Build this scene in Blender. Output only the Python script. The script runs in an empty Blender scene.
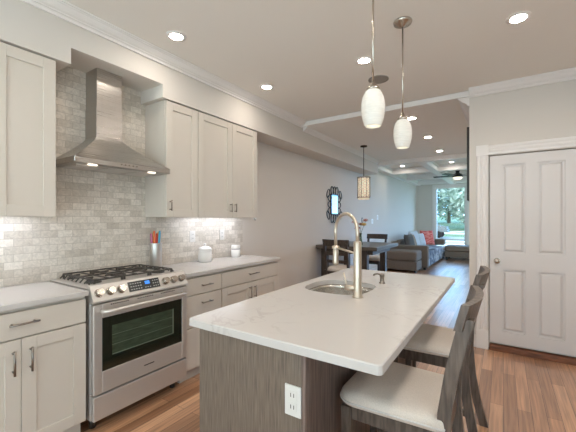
import bpy, bmesh, math, random
from mathutils import Vector, Matrix
random.seed(7)
SC = bpy.context.scene
COL = SC.collection
PI = math.pi

# ------------------------------------------------------------------ camera
cam_d = bpy.data.cameras.new('camera')
cam_d.sensor_width = 36.0
cam_d.lens = 327.7 / 576 * 36.0
cam_d.shift_y = 3.0 / 576
cam_d.clip_start = 0.02
cam_d.clip_end = 400
cam = bpy.data.objects.new('camera', cam_d)
cam.location = (0, 0, 1.357)
cam.rotation_euler = (PI / 2, 0, math.radians(33.33))
COL.objects.link(cam)
SC.camera = cam

# ------------------------------------------------------------------ world, lamps' strengths, exposure
SKY_STRENGTH = 4.0
LOWER_FILL = 1.9
NORTH_GLOW = 3.2
DOWNLIGHT = 170.0
BRIGHT_BULBS = 430.0    # brighter bulbs beside the stools and over the dining room
PENDANT_GLOW = 0.13
CABINET_LED = 21.0
SC.view_settings.view_transform = 'Standard'
SC.view_settings.look = 'None'
SC.view_settings.gamma = 1.0
SC.view_settings.use_curve_mapping = False
SC.view_settings.exposure = 0.0
world = bpy.data.worlds.new('sky')
SC.world = world
world.use_nodes = True
wn = world.node_tree.nodes
bg = wn['Background']
# daylight: whiter on the sun's side behind the kitchen, bluer beyond the living room
wl = world.node_tree.links
tc = wn.new('ShaderNodeTexCoord')
sy = wn.new('ShaderNodeSeparateXYZ')
wl.new(tc.outputs['Generated'], sy.inputs[0])
wr = wn.new('ShaderNodeValToRGB')
wr.color_ramp.elements[0].position = 0.30
wr.color_ramp.elements[0].color = (0.94, 0.96, 1.0, 1)
wr.color_ramp.elements[1].position = 0.72
wr.color_ramp.elements[1].color = (0.34, 0.56, 0.96, 1)
ma = wn.new('ShaderNodeMath')
ma.operation = 'MULTIPLY_ADD'
ma.inputs[1].default_value = 0.5
ma.inputs[2].default_value = 0.5
wl.new(sy.outputs['Y'], ma.inputs[0])
wl.new(ma.outputs[0], wr.inputs['Fac'])
# below the horizon the world is brightened, a fill added to light the ceiling
zr = wn.new('ShaderNodeMapRange')
zr.inputs['From Min'].default_value = -0.10
zr.inputs['From Max'].default_value = 0.05
zr.inputs['To Min'].default_value = LOWER_FILL
zr.inputs['To Max'].default_value = 1.0
wl.new(sy.outputs['Z'], zr.inputs['Value'])
yr = wn.new('ShaderNodeMapRange')
yr.inputs['From Min'].default_value = 0.1
yr.inputs['From Max'].default_value = 0.5
yr.inputs['To Min'].default_value = 1.0
yr.inputs['To Max'].default_value = NORTH_GLOW
wl.new(sy.outputs['Y'], yr.inputs['Value'])
mm = wn.new('ShaderNodeMath')
mm.operation = 'MULTIPLY'
wl.new(zr.outputs[0], mm.inputs[0])
wl.new(yr.outputs[0], mm.inputs[1])
vm = wn.new('ShaderNodeVectorMath')
vm.operation = 'SCALE'
wl.new(wr.outputs['Color'], vm.inputs[0])
wl.new(mm.outputs[0], vm.inputs['Scale'])
wl.new(vm.outputs[0], bg.inputs['Color'])
bg.inputs['Strength'].default_value = SKY_STRENGTH


# ------------------------------------------------------------------ materials
def lin(c):
    r = []
    for v in c[:3]:
        v = v / 255.0
        r.append(v / 12.92 if v <= 0.04045 else ((v + 0.055) / 1.055) ** 2.4)
    return (r[0], r[1], r[2], 1.0)


def mat(name, color, rough=0.5, metal=0.0, spec=0.5, noise=0.0, nscale=(8, 8, 8), bump=0.0, color2=None, coat=0.0, emit=None, estr=0.0, detail=3.0):
    m = bpy.data.materials.new(name)
    m.use_nodes = True
    nt = m.node_tree
    b = nt.nodes['Principled BSDF']
    b.inputs['Base Color'].default_value = lin(color)
    b.inputs['Roughness'].default_value = rough
    b.inputs['Metallic'].default_value = metal
    b.inputs['Specular IOR Level'].default_value = spec
    if coat:
        b.inputs['Coat Weight'].default_value = coat
        b.inputs['Coat Roughness'].default_value = 0.12
    if emit:
        b.inputs['Emission Color'].default_value = lin(emit)
        b.inputs['Emission Strength'].default_value = estr
    if noise or bump or color2:
        g = nt.nodes.new('ShaderNodeNewGeometry')
        mp = nt.nodes.new('ShaderNodeMapping')
        mp.inputs['Scale'].default_value = nscale
        nt.links.new(g.outputs['Position'], mp.inputs['Vector'])
        n = nt.nodes.new('ShaderNodeTexNoise')
        n.inputs['Scale'].default_value = 1.0
        n.inputs['Detail'].default_value = detail
        nt.links.new(mp.outputs['Vector'], n.inputs['Vector'])
        if color2 or noise:
            r = nt.nodes.new('ShaderNodeValToRGB')
            c1 = lin(color)
            c2 = lin(color2) if color2 else tuple(max(0, v * (1 - noise)) for v in c1[:3]) + (1,)
            r.color_ramp.elements[0].position = 0.35
            r.color_ramp.elements[1].position = 0.65
            r.color_ramp.elements[0].color = c2
            r.color_ramp.elements[1].color = c1
            nt.links.new(n.outputs['Fac'], r.inputs['Fac'])
            nt.links.new(r.outputs['Color'], b.inputs['Base Color'])
        if bump:
            bp = nt.nodes.new('ShaderNodeBump')
            bp.inputs['Strength'].default_value = bump
            bp.inputs['Distance'].default_value = 0.01
            nt.links.new(n.outputs['Fac'], bp.inputs['Height'])
            nt.links.new(bp.outputs['Normal'], b.inputs['Normal'])
    return m


def N(nt, t, **kw):
    n = nt.nodes.new(t)
    for k, v in kw.items():
        setattr(n, k, v)
    return n


def floor_material():
    m = bpy.data.materials.new('oak_floor')
    m.use_nodes = True
    nt = m.node_tree
    b = nt.nodes['Principled BSDF']
    g = N(nt, 'ShaderNodeNewGeometry')
    sep = N(nt, 'ShaderNodeSeparateXYZ')
    nt.links.new(g.outputs['Position'], sep.inputs[0])
    cmb = N(nt, 'ShaderNodeCombineXYZ')
    nt.links.new(sep.outputs['Y'], cmb.inputs['X'])
    nt.links.new(sep.outputs['X'], cmb.inputs['Y'])
    br = N(nt, 'ShaderNodeTexBrick')
    br.offset = 0.37
    br.inputs['Scale'].default_value = 1.0
    br.inputs['Brick Width'].default_value = 0.95
    br.inputs['Row Height'].default_value = 0.083
    br.inputs['Mortar Size'].default_value = 0.0012
    br.inputs['Mortar Smooth'].default_value = 0.2
    br.inputs['Bias'].default_value = 0.0
    br.inputs['Color1'].default_value = (0, 0, 0, 1)
    br.inputs['Color2'].default_value = (1, 1, 1, 1)
    br.inputs['Mortar'].default_value = (0.5, 0.5, 0.5, 1)
    nt.links.new(cmb.outputs[0], br.inputs['Vector'])
    rp = N(nt, 'ShaderNodeValToRGB')
    e = rp.color_ramp.elements
    e[0].position = 0.0
    e[0].color = lin((150, 106, 76))
    e[1].position = 1.0
    e[1].color = lin((220, 168, 128))
    k = e.new(0.5)
    k.color = lin((192, 141, 105))
    nt.links.new(br.outputs['Color'], rp.inputs['Fac'])
    mp = N(nt, 'ShaderNodeMapping')
    mp.inputs['Scale'].default_value = (60, 2.2, 60)
    nt.links.new(g.outputs['Position'], mp.inputs['Vector'])
    no = N(nt, 'ShaderNodeTexNoise')
    no.inputs['Scale'].default_value = 1.0
    no.inputs['Detail'].default_value = 5.0
    no.inputs['Distortion'].default_value = 0.6
    nt.links.new(mp.outputs[0], no.inputs['Vector'])
    mr = N(nt, 'ShaderNodeMapRange')
    mr.inputs['From Min'].default_value = 0.3
    mr.inputs['From Max'].default_value = 0.7
    mr.inputs['To Min'].default_value = 0.62
    mr.inputs['To Max'].default_value = 1.15
    nt.links.new(no.outputs['Fac'], mr.inputs['Value'])
    mx = N(nt, 'ShaderNodeMix', data_type='RGBA', blend_type='MULTIPLY')
    mx.inputs['Factor'].default_value = 1.0
    nt.links.new(rp.outputs['Color'], mx.inputs['A'])
    nt.links.new(mr.outputs[0], mx.inputs['B'])
    mo = N(nt, 'ShaderNodeMix', data_type='RGBA')
    nt.links.new(br.outputs['Fac'], mo.inputs['Factor'])
    nt.links.new(mx.outputs['Result'], mo.inputs['A'])
    mo.inputs['B'].default_value = lin((58, 38, 27))
    nt.links.new(mo.outputs['Result'], b.inputs['Base Color'])
    b.inputs['Roughness'].default_value = 0.30
    b.inputs['Coat Weight'].default_value = 1.0
    b.inputs['Coat IOR'].default_value = 1.6
    b.inputs['Coat Roughness'].default_value = 0.26
    bp = N(nt, 'ShaderNodeBump')
    bp.inputs['Strength'].default_value = 0.10
    bp.inputs['Distance'].default_value = 0.004
    nt.links.new(no.outputs['Fac'], bp.inputs['Height'])
    nt.links.new(bp.outputs['Normal'], b.inputs['Normal'])
    return m


def tile_material():
    m = bpy.data.materials.new('marble_brick_tile')
    m.use_nodes = True
    nt = m.node_tree
    b = nt.nodes['Principled BSDF']
    g = N(nt, 'ShaderNodeNewGeometry')
    sep = N(nt, 'ShaderNodeSeparateXYZ')
    nt.links.new(g.outputs['Position'], sep.inputs[0])
    cmb = N(nt, 'ShaderNodeCombineXYZ')
    nt.links.new(sep.outputs['Y'], cmb.inputs['X'])
    nt.links.new(sep.outputs['Z'], cmb.inputs['Y'])
    br = N(nt, 'ShaderNodeTexBrick')
    br.offset = 0.5
    br.inputs['Scale'].default_value = 1.0
    br.inputs['Brick Width'].default_value = 0.102
    br.inputs['Row Height'].default_value = 0.051
    br.inputs['Mortar Size'].default_value = 0.0016
    br.inputs['Mortar Smooth'].default_value = 0.3
    br.inputs['Color1'].default_value = (0, 0, 0, 1)
    br.inputs['Color2'].default_value = (1, 1, 1, 1)
    br.inputs['Mortar'].default_value = (0.6, 0.6, 0.6, 1)
    nt.links.new(cmb.outputs[0], br.inputs['Vector'])
    rp = N(nt, 'ShaderNodeValToRGB')
    e = rp.color_ramp.elements
    e[0].color = lin((192, 182, 169))
    e[1].color = lin((222, 214, 203))
    k = e.new(0.35)
    k.color = lin((207, 198, 186))
    nt.links.new(br.outputs['Color'], rp.inputs['Fac'])
    no = N(nt, 'ShaderNodeTexNoise')
    no.inputs['Scale'].default_value = 30.0
    no.inputs['Detail'].default_value = 6.0
    no.inputs['Distortion'].default_value = 1.6
    ofs = N(nt, 'ShaderNodeVectorMath', operation='MULTIPLY_ADD')
    nt.links.new(br.outputs['Color'], ofs.inputs[0])
    ofs.inputs[1].default_value = (7, 5, 3)
    nt.links.new(g.outputs['Position'], ofs.inputs[2])
    nt.links.new(ofs.outputs[0], no.inputs['Vector'])
    mr = N(nt, 'ShaderNodeMapRange')
    mr.inputs['From Min'].default_value = 0.3
    mr.inputs['From Max'].default_value = 0.66
    mr.inputs['To Min'].default_value = 0.80
    mr.inputs['To Max'].default_value = 1.06
    nt.links.new(no.outputs['Fac'], mr.inputs['Value'])
    mx = N(nt, 'ShaderNodeMix', data_type='RGBA', blend_type='MULTIPLY')
    mx.inputs['Factor'].default_value = 1.0
    nt.links.new(rp.outputs['Color'], mx.inputs['A'])
    nt.links.new(mr.outputs[0], mx.inputs['B'])
    mo = N(nt, 'ShaderNodeMix', data_type='RGBA')
    nt.links.new(br.outputs['Fac'], mo.inputs['Factor'])
    nt.links.new(mx.outputs['Result'], mo.inputs['A'])
    mo.inputs['B'].default_value = lin((176, 166, 154))
    nt.links.new(mo.outputs['Result'], b.inputs['Base Color'])
    b.inputs['Roughness'].default_value = 0.42
    bp = N(nt, 'ShaderNodeBump', invert=True)
    bp.inputs['Strength'].default_value = 0.5
    bp.inputs['Distance'].default_value = 0.003
    nt.links.new(br.outputs['Fac'], bp.inputs['Height'])
    nt.links.new(bp.outputs['Normal'], b.inputs['Normal'])
    return m


def quartz_material():
    m = bpy.data.materials.new('white_quartz')
    m.use_nodes = True
    nt = m.node_tree
    b = nt.nodes['Principled BSDF']
    g = N(nt, 'ShaderNodeNewGeometry')
    no = N(nt, 'ShaderNodeTexNoise')
    no.inputs['Scale'].default_value = 4.2
    no.inputs['Detail'].default_value = 6.0
    no.inputs['Distortion'].default_value = 1.4
    nt.links.new(g.outputs['Position'], no.inputs['Vector'])
    rp = N(nt, 'ShaderNodeValToRGB')
    e = rp.color_ramp.elements
    e[0].position = 0.485
    e[0].color = lin((196, 191, 187))
    e[1].position = 0.535
    e[1].color = lin((196, 191, 187))
    k = e.new(0.508)
    k.color = lin((180, 174, 169))
    nt.links.new(no.outputs['Fac'], rp.inputs['Fac'])
    n2 = N(nt, 'ShaderNodeTexNoise')
    n2.inputs['Scale'].default_value = 1.7
    nt.links.new(g.outputs['Position'], n2.inputs['Vector'])
    mr = N(nt, 'ShaderNodeMapRange')
    mr.inputs['From Min'].default_value = 0.45
    mr.inputs['From Max'].default_value = 0.62
    nt.links.new(n2.outputs['Fac'], mr.inputs['Value'])
    mx = N(nt, 'ShaderNodeMix', data_type='RGBA')
    nt.links.new(mr.outputs[0], mx.inputs['Factor'])
    mx.inputs['A'].default_value = lin((196, 191, 187))
    nt.links.new(rp.outputs['Color'], mx.inputs['B'])
    nt.links.new(mx.outputs['Result'], b.inputs['Base Color'])
    b.inputs['Roughness'].default_value = 0.22
    return m


def glass_material(name, tint=(235, 245, 245), refl=0.06):
    m = bpy.data.materials.new(name)
    m.use_nodes = True
    nt = m.node_tree
    nt.nodes.remove(nt.nodes['Principled BSDF'])
    out = nt.nodes['Material Output']
    tr = N(nt, 'ShaderNodeBsdfTransparent')
    tr.inputs['Color'].default_value = lin(tint)
    gl = N(nt, 'ShaderNodeBsdfGlossy')
    gl.inputs['Roughness'].default_value = 0.02
    mx = N(nt, 'ShaderNodeMixShader')
    mx.inputs[0].default_value = refl
    nt.links.new(tr.outputs[0], mx.inputs[1])
    nt.links.new(gl.outputs[0], mx.inputs[2])
    nt.links.new(mx.outputs[0], out.inputs['Surface'])
    return m


def steel_material(name, color=(200, 195, 190), rough=0.34, scale=(300, 300, 3)):
    m = mat(name, color, rough=rough, metal=0.86)
    nt = m.node_tree
    b = nt.nodes['Principled BSDF']
    g = N(nt, 'ShaderNodeNewGeometry')
    mp = N(nt, 'ShaderNodeMapping')
    mp.inputs['Scale'].default_value = scale
    nt.links.new(g.outputs['Position'], mp.inputs['Vector'])
    no = N(nt, 'ShaderNodeTexNoise')
    no.inputs['Scale'].default_value = 1.0
    no.inputs['Detail'].default_value = 2.0
    nt.links.new(mp.outputs[0], no.inputs['Vector'])
    mr = N(nt, 'ShaderNodeMapRange')
    mr.inputs['To Min'].default_value = rough - 0.07
    mr.inputs['To Max'].default_value = rough + 0.10
    nt.links.new(no.outputs['Fac'], mr.inputs['Value'])
    nt.links.new(mr.outputs[0], b.inputs['Roughness'])
    return m


M = {}
M['wall'] = mat('wall_paint', (212, 205, 197), rough=0.85, spec=0.2, bump=0.03, nscale=(90, 90, 90))
M['ceiling'] = mat('ceiling_paint', (231, 226, 219), rough=0.9, spec=0.15, bump=0.03, nscale=(80, 80, 80))
M['trim'] = mat('white_trim_paint', (230, 225, 221), rough=0.45, bump=0.01, nscale=(40, 40, 40))
M['door'] = mat('door_paint', (217, 212, 209), rough=0.5, bump=0.01, nscale=(40, 40, 40))
M['floor'] = floor_material()
M['tile'] = tile_material()
M['quartz'] = quartz_material()
M['cabinet'] = mat('cabinet_paint', (206, 197, 186), rough=0.42, noise=0.02, nscale=(3, 3, 3))
M['gap'] = mat('dark_gap', (40, 34, 29), rough=0.8, noise=0.1)
M['steel'] = steel_material('brushed_steel', (208, 202, 196), 0.40, (300, 3, 300))
M['steel'].node_tree.nodes['Principled BSDF'].inputs['Metallic'].default_value = 0.62
M['steel_v'] = steel_material('brushed_steel_upright', scale=(300, 300, 3))
M['hoodsteel'] = steel_material('hood_steel', (186, 181, 175), 0.28, (300, 3, 300))
M['hoodsteel'].node_tree.nodes['Principled BSDF'].inputs['Metallic'].default_value = 0.95
M['sinksteel'] = steel_material('sink_steel', (205, 200, 192), 0.22, (60, 60, 60))
M['nickel'] = mat('satin_nickel', (188, 180, 170), rough=0.26, metal=1.0, noise=0.03)
M['faucet'] = mat('brushed_nickel_tap', (206, 194, 178), rough=0.33, metal=0.9, noise=0.03)
M['handle'] = mat('handle_nickel', (142, 134, 126), rough=0.32, metal=1.0, noise=0.03)
M['iron'] = mat('cast_iron', (66, 61, 56), rough=0.40, noise=0.2, nscale=(60, 60, 60))
M['enamel'] = mat('dark_enamel', (70, 64, 58), rough=0.25, metal=0.4, noise=0.1)
M['ovenglass'] = mat('oven_glass', (26, 32, 24), rough=0.05, spec=0.9, coat=0.6, noise=0.1, nscale=(3, 3, 3))
M['oveninner'] = mat('oven_inner_glass', (66, 78, 62), rough=0.08, spec=0.9, coat=0.5, noise=0.35, nscale=(2, 12, 60))
M['ovenline'] = mat('oven_liner', (104, 114, 98), rough=0.3, noise=0.1)
M['display'] = mat('display_black', (52, 54, 54), rough=0.1, spec=0.7, noise=0.1)
M['display_blue'] = mat('display_blue', (40, 110, 200), rough=0.3, emit=(60, 140, 235), estr=0.9)
M['display_text'] = mat('display_text', (196, 198, 196), rough=0.4, noise=0.05)
M['islandwood'] = mat('grey_stained_wood', (124, 110, 97), rough=0.55, color2=(94, 82, 72), nscale=(230, 230, 9), bump=0.12, detail=5)
M['islanddark'] = mat('grey_stained_wood_side', (124, 106, 98), rough=0.5, color2=(88, 76, 70), nscale=(110, 110, 5), bump=0.1, detail=5)
M['stoolwood'] = mat('weathered_stool_wood', (110, 96, 86), rough=0.42, color2=(76, 65, 58), nscale=(70, 70, 9), bump=0.15, detail=5)
M['diningwood'] = mat('dark_dining_wood', (74, 62, 54), rough=0.45, color2=(50, 42, 37), nscale=(60, 60, 8), bump=0.1)
M['tablewood'] = mat('grey_brown_table_wood', (96, 88, 80), rough=0.32, color2=(70, 63, 57), nscale=(5, 70, 60), bump=0.08)
M['seat'] = mat('linen_seat', (226, 214, 202), rough=0.95, spec=0.1, noise=0.12, nscale=(260, 260, 260), bump=0.25)
M['piping'] = mat('linen_piping', (220, 214, 208), rough=0.9, noise=0.08, nscale=(200, 200, 200))
M['plastic'] = mat('white_plastic', (216, 213, 208), rough=0.35, noise=0.01)
M['switch_white'] = mat('switch_plate_white', (244, 243, 240), rough=0.3, noise=0.01)
M['slot'] = mat('outlet_slot', (90, 86, 82), rough=0.6, noise=0.05)
M['porcelain'] = mat('white_porcelain', (232, 229, 225), rough=0.25, noise=0.02)
M['greylid'] = mat('grey_lid', (150, 146, 142), rough=0.5, noise=0.05)
M['lamp_white'] = mat('downlight_diffuser', (255, 252, 244), rough=0.5, emit=(255, 245, 233), estr=DOWNLIGHT, noise=0.01)
M['lamp_bright'] = mat('downlight_diffuser_bright', (255, 252, 244), rough=0.5, emit=(255, 246, 236), estr=BRIGHT_BULBS, noise=0.01)
M['led'] = mat('cabinet_led', (255, 250, 240), rough=0.5, emit=(236, 242, 255), estr=CABINET_LED, noise=0.01)
M['hoodlamp'] = mat('hood_lamp', (240, 236, 228), rough=0.2, noise=0.01, emit=(255, 240, 220), estr=2.2)
M['fanbowl'] = mat('fan_light_bowl', (240, 236, 226), rough=0.4, emit=(255, 240, 214), estr=1.2, noise=0.02)
M['black'] = mat('black_frame', (22, 20, 20), rough=0.4, noise=0.1)
M['art'] = mat('picture_print', (92, 92, 96), rough=0.4, color2=(60, 58, 62), nscale=(6, 6, 6))
M['mirror'] = mat('mirror_glass', (136, 152, 160), rough=0.03, metal=1.0, noise=0.01)
M['bronze'] = mat('dark_bronze', (58, 50, 42), rough=0.4, metal=0.8, noise=0.1)
M['cage'] = mat('drum_shade', (236, 224, 204), rough=0.6, emit=(255, 232, 200), estr=0.45, noise=0.25, nscale=(28, 28, 28))
M['sofa'] = mat('taupe_upholstery', (128, 117, 107), rough=0.95, spec=0.1, noise=0.15, nscale=(120, 120, 120), bump=0.2)
M['sofaseat'] = mat('pale_seat_fabric', (164, 164, 168), rough=0.95, spec=0.1, color2=(86, 92, 104), nscale=(5, 5, 7), bump=0.1, detail=1)
M['pillow_grey'] = mat('grey_pillow', (92, 88, 84), rough=0.95, noise=0.2, nscale=(60, 60, 60))
M['pillow_tan'] = mat('tan_pillow', (158, 138, 118), rough=0.95, noise=0.3, nscale=(40, 40, 40))
M['pillow_light'] = mat('light_pillow', (196, 198, 202), rough=0.95, noise=0.15, nscale=(40, 40, 40))
M['pillow_red'] = mat('red_pillow', (196, 62, 56), rough=0.95, color2=(226, 150, 140), nscale=(9, 9, 40))
M['clear'] = glass_material('window_glass')
M['vaseglass'] = glass_material('vase_glass', (214, 226, 214), 0.14)
M['grass'] = mat('lawn_grass', (128, 150, 118), rough=0.95, spec=0.1, noise=0.3, nscale=(3, 3, 3))
M['leaf'] = mat('tree_leaf', (144, 166, 152), rough=0.7, spec=0.2, color2=(204, 218, 212), nscale=(1.3, 1.3, 1.3))
M['bark'] = mat('tree_bark', (138, 130, 120), rough=0.9, noise=0.3, nscale=(8, 8, 2))
M['road'] = mat('road_asphalt', (150, 150, 152), rough=0.9, noise=0.1)
M['concrete'] = mat('pale_walk', (214, 212, 208), rough=0.9, noise=0.1)
M['siding'] = mat('house_siding', (172, 172, 180), rough=0.8, noise=0.05, nscale=(1, 1, 30))
M['shingle'] = mat('roof_shingle', (150, 148, 152), rough=0.9, noise=0.2, nscale=(6, 6, 6))
M['carpaint'] = mat('dark_car_paint', (104, 110, 118), rough=0.2, coat=0.6, noise=0.05)
M['carglass'] = mat('car_glass', (120, 132, 138), rough=0.08, noise=0.05)
M['rubber'] = mat('rubber', (28, 28, 28), rough=0.8, noise=0.1)
M['speaker'] = mat('speaker_grille', (150, 143, 136), rough=0.7, noise=0.15, nscale=(300, 300, 300))
M['threshold'] = mat('threshold_oak', (136, 84, 54), rough=0.4, color2=(98, 58, 38), nscale=(8, 60, 60))
M['curtain'] = mat('lilac_grey_panel', (178, 172, 178), rough=0.9, noise=0.05)
M['stem'] = mat('flower_stem', (84, 116, 62), rough=0.7, noise=0.1)


def pendant_material():
    m = mat('ribbed_white_glass', (216, 213, 206), rough=0.35, emit=(255, 246, 230), estr=PENDANT_GLOW, noise=0.10, nscale=(14, 14, 150))
    nt = m.node_tree
    b = nt.nodes['Principled BSDF']
    g = N(nt, 'ShaderNodeNewGeometry')
    mp = N(nt, 'ShaderNodeMapping')
    mp.inputs['Scale'].default_value = (9, 9, 150)
    no = N(nt, 'ShaderNodeTexNoise')
    no.inputs['Scale'].default_value = 1.0
    nt.links.new(g.outputs['Position'], mp.inputs['Vector'])
    nt.links.new(mp.outputs[0], no.inputs['Vector'])
    bp = N(nt, 'ShaderNodeBump')
    bp.inputs['Strength'].default_value = 0.8
    bp.inputs['Distance'].default_value = 0.006
    nt.links.new(no.outputs['Fac'], bp.inputs['Height'])
    nt.links.new(bp.outputs['Normal'], b.inputs['Normal'])
    return m


M['pendant'] = pendant_material()
M['bulb'] = mat('pendant_bulb', (255, 248, 236), rough=0.4, emit=(255, 240, 215), estr=6.0, noise=0.01)


# ------------------------------------------------------------------ mesh helpers
class G:
    """collects primitives, then links them as ONE mesh object"""

    def __init__(self):
        self.v, self.f, self.s = [], [], []

    def add(self, vs, fs, smooth=False):
        o = len(self.v)
        self.v += [Vector(p) for p in vs]
        for f in fs:
            self.f.append([i + o for i in f])
            self.s.append(smooth)
        return self

    def from_bm(self, bm, smooth=False):
        bm.verts.index_update()
        self.add([v.co.copy() for v in bm.verts], [[v.index for v in f.verts] for f in bm.faces], smooth)
        bm.free()
        return self

    def box(self, x0, x1, y0, y1, z0, z1, bev=0.0, seg=2, mtx=None):
        bm = bmesh.new()
        bmesh.ops.create_cube(bm, size=1.0)
        for v in bm.verts:
            v.co = Vector(((x0 + x1) / 2 + v.co.x * (x1 - x0), (y0 + y1) / 2 + v.co.y * (y1 - y0), (z0 + z1) / 2 + v.co.z * (z1 - z0)))
        if bev > 0:
            bev = min(bev, 0.45 * min(abs(x1 - x0), abs(y1 - y0), abs(z1 - z0)))
            bmesh.ops.bevel(bm, geom=list(bm.edges), offset=bev, segments=seg, affect='EDGES', profile=0.5)
        if mtx:
            bmesh.ops.transform(bm, matrix=mtx, verts=bm.verts)
        return self.from_bm(bm, False)

    def cyl(self, p0, p1, r0, r1=None, n=16, cap=True):
        r1 = r0 if r1 is None else r1
        p0, p1 = Vector(p0), Vector(p1)
        d = (p1 - p0).normalized()
        a = d.orthogonal().normalized()
        b = d.cross(a)
        vs, fs = [], []
        for p, r in ((p0, r0), (p1, r1)):
            for i in range(n):
                t = 2 * PI * i / n
                vs.append(p + a * (r * math.cos(t)) + b * (r * math.sin(t)))
        for i in range(n):
            j = (i + 1) % n
            fs.append([i, j, n + j, n + i])
        self.add(vs, fs, True)
        if cap:
            o = len(self.v) - 2 * n
            self.f.append([o + i for i in range(n)][::-1]); self.s.append(False)
            self.f.append([o + n + i for i in range(n)]); self.s.append(False)
        return self

    def tube(self, pts, r, n=10):
        pts = [Vector(p) for p in pts]
        rs = r if isinstance(r, (list, tuple)) else [r] * len(pts)
        vs, fs = [], []
        up = None
        for k, p in enumerate(pts):
            d = (pts[min(k + 1, len(pts) - 1)] - pts[max(k - 1, 0)]).normalized()
            if up is None:
                up = d.orthogonal().normalized()
            a = (up - d * up.dot(d)).normalized()
            up = a
            b = d.cross(a)
            for i in range(n):
                t = 2 * PI * i / n
                vs.append(p + a * (rs[k] * math.cos(t)) + b * (rs[k] * math.sin(t)))
        for k in range(len(pts) - 1):
            for i in range(n):
                j = (i + 1) % n
                fs.append([k * n + i, k * n + j, (k + 1) * n + j, (k + 1) * n + i])
        fs.append(list(range(n))[::-1])
        fs.append([(len(pts) - 1) * n + i for i in range(n)])
        return self.add(vs, fs, True)

    def sweep(self, path, prof):
        """prof is (u, w) pairs per path station or one list; path stations are (point, axis_u, axis_w)"""
        n = len(prof)
        vs, fs = [], []
        for (p, au, aw) in path:
            for (u, w) in prof:
                vs.append(Vector(p) + Vector(au) * u + Vector(aw) * w)
        for k in range(len(path) - 1):
            for i in range(n):
                j = (i + 1) % n
                fs.append([k * n + i, k * n + j, (k + 1) * n + j, (k + 1) * n + i])
        fs.append(list(range(n))[::-1])
        fs.append([(len(path) - 1) * n + i for i in range(n)])
        return self.add(vs, fs, False)

    def lathe(self, prof, c=(0, 0, 0), n=32, cap=False, sx=1.0, sy=1.0):
        vs, fs = [], []
        for (r, z) in prof:
            for i in range(n):
                t = 2 * PI * i / n
                vs.append((c[0] + r * sx * math.cos(t), c[1] + r * sy * math.sin(t), c[2] + z))
        for k in range(len(prof) - 1):
            for i in range(n):
                j = (i + 1) % n
                fs.append([k * n + i, k * n + j, (k + 1) * n + j, (k + 1) * n + i])
        if cap:
            fs.append(list(range(n))[::-1])
            fs.append([(len(prof) - 1) * n + i for i in range(n)])
        return self.add(vs, fs, True)

    def prism(self, poly, axis, a0, a1):
        """poly in the two other axes (in xyz order), extruded along axis from a0 to a1"""
        vs = []
        for a in (a0, a1):
            for (p, q) in poly:
                vs.append({'x': (a, p, q), 'y': (p, a, q), 'z': (p, q, a)}[axis])
        n = len(poly)
        fs = [[i, (i + 1) % n, n + (i + 1) % n, n + i] for i in range(n)]
        fs.append(list(range(n))[::-1])
        fs.append([n + i for i in range(n)])
        return self.add(vs, fs, False)

    def build(self, name, m, parent=None, origin=None, xf=None):
        bm = bmesh.new()
        off = Vector(origin) if origin is not None else (WL.get(parent.name, Vector((0, 0, 0))) if parent else Vector((0, 0, 0)))
        vv = [bm.verts.new((xf @ p if xf else p) - off) for p in self.v]
        for f, s in zip(self.f, self.s):
            try:
                nf = bm.faces.new([vv[i] for i in f])
                nf.smooth = s
            except ValueError:
                pass
        bmesh.ops.recalc_face_normals(bm, faces=bm.faces)
        me = bpy.data.meshes.new(name)
        bm.to_mesh(me)
        bm.free()
        me.materials.append(M[m] if isinstance(m, str) else m)
        o = bpy.data.objects.new(name, me)
        COL.objects.link(o)
        if parent:
            o.parent = parent
            WL[o.name] = off
        else:
            o.location = off
            WL[o.name] = off
        return o


WL = {}


def thing(name, label, cat, loc=(0, 0, 0), group=None):
    o = bpy.data.objects.new(name, None)
    o.empty_display_size = 0.05
    COL.objects.link(o)
    o.location = loc
    WL[o.name] = Vector(loc)
    return tag(o, label, cat, group)


def tag(o, label, cat, group=None, kind=None):
    o['label'] = label
    o['category'] = cat
    if group:
        o['group'] = group
    if kind:
        o['kind'] = kind
    return o


def struct(g, name, m, parent=None):
    o = g.build(name, m, parent)
    if not parent:
        o['kind'] = 'structure'
    return o


def kids(o):
    return [c for c in COL.objects if c.parent == o]


def dup(root, loc, label=None, group=None):
    r = root.copy()
    COL.objects.link(r)
    r.location = loc
    if label:
        r['label'] = label
    if group:
        r['group'] = group
    for ch in kids(root):
        c = ch.copy()
        COL.objects.link(c)
        c.parent = r
        for gch in kids(ch):
            d = gch.copy()
            COL.objects.link(d)
            d.parent = c
    return r


# ------------------------------------------------------------------ measures
XW = -2.725          # long left wall
XS = -2.40          # soffit face
XC = -2.413         # wall cabinet door face
XF = -2.160         # base cabinet door face
XK = -2.137         # worktop edge
YD = 4.008          # wall with the door
XE = -0.306         # end of that wall
ZC = 2.735          # kitchen ceiling
ZD = 2.672          # dining ceiling
ZL = 2.740          # living room ceiling in the coffers
YL = 7.42           # start of living room
YF = 12.85          # far wall
XR = 1.75           # kitchen right wall
YB = -2.7           # kitchen rear wall
XLR = 1.30          # living room right wall

# ------------------------------------------------------------------ shell
struct(G().box(XW - 0.13, XR + 0.13, YB - 0.13, YF + 0.15, -0.06, 0.0), 'floor', 'floor')
struct(G().box(XW - 0.13, XW, YB, YF, 0.0, 2.9), 'wall_left', 'wall')
struct(G().box(XW - 0.13, XR + 0.13, YB - 0.13, YD, ZC, ZC + 0.2), 'ceiling', 'ceiling')
struct(G().box(XW - 0.13, XR, YD, YL, ZD, ZD + 0.26), 'ceiling_dining', 'ceiling')
struct(G().box(XW - 0.13, XR, YL, YF + 0.1, ZL, ZL + 0.19), 'ceiling_living', 'ceiling')
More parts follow.
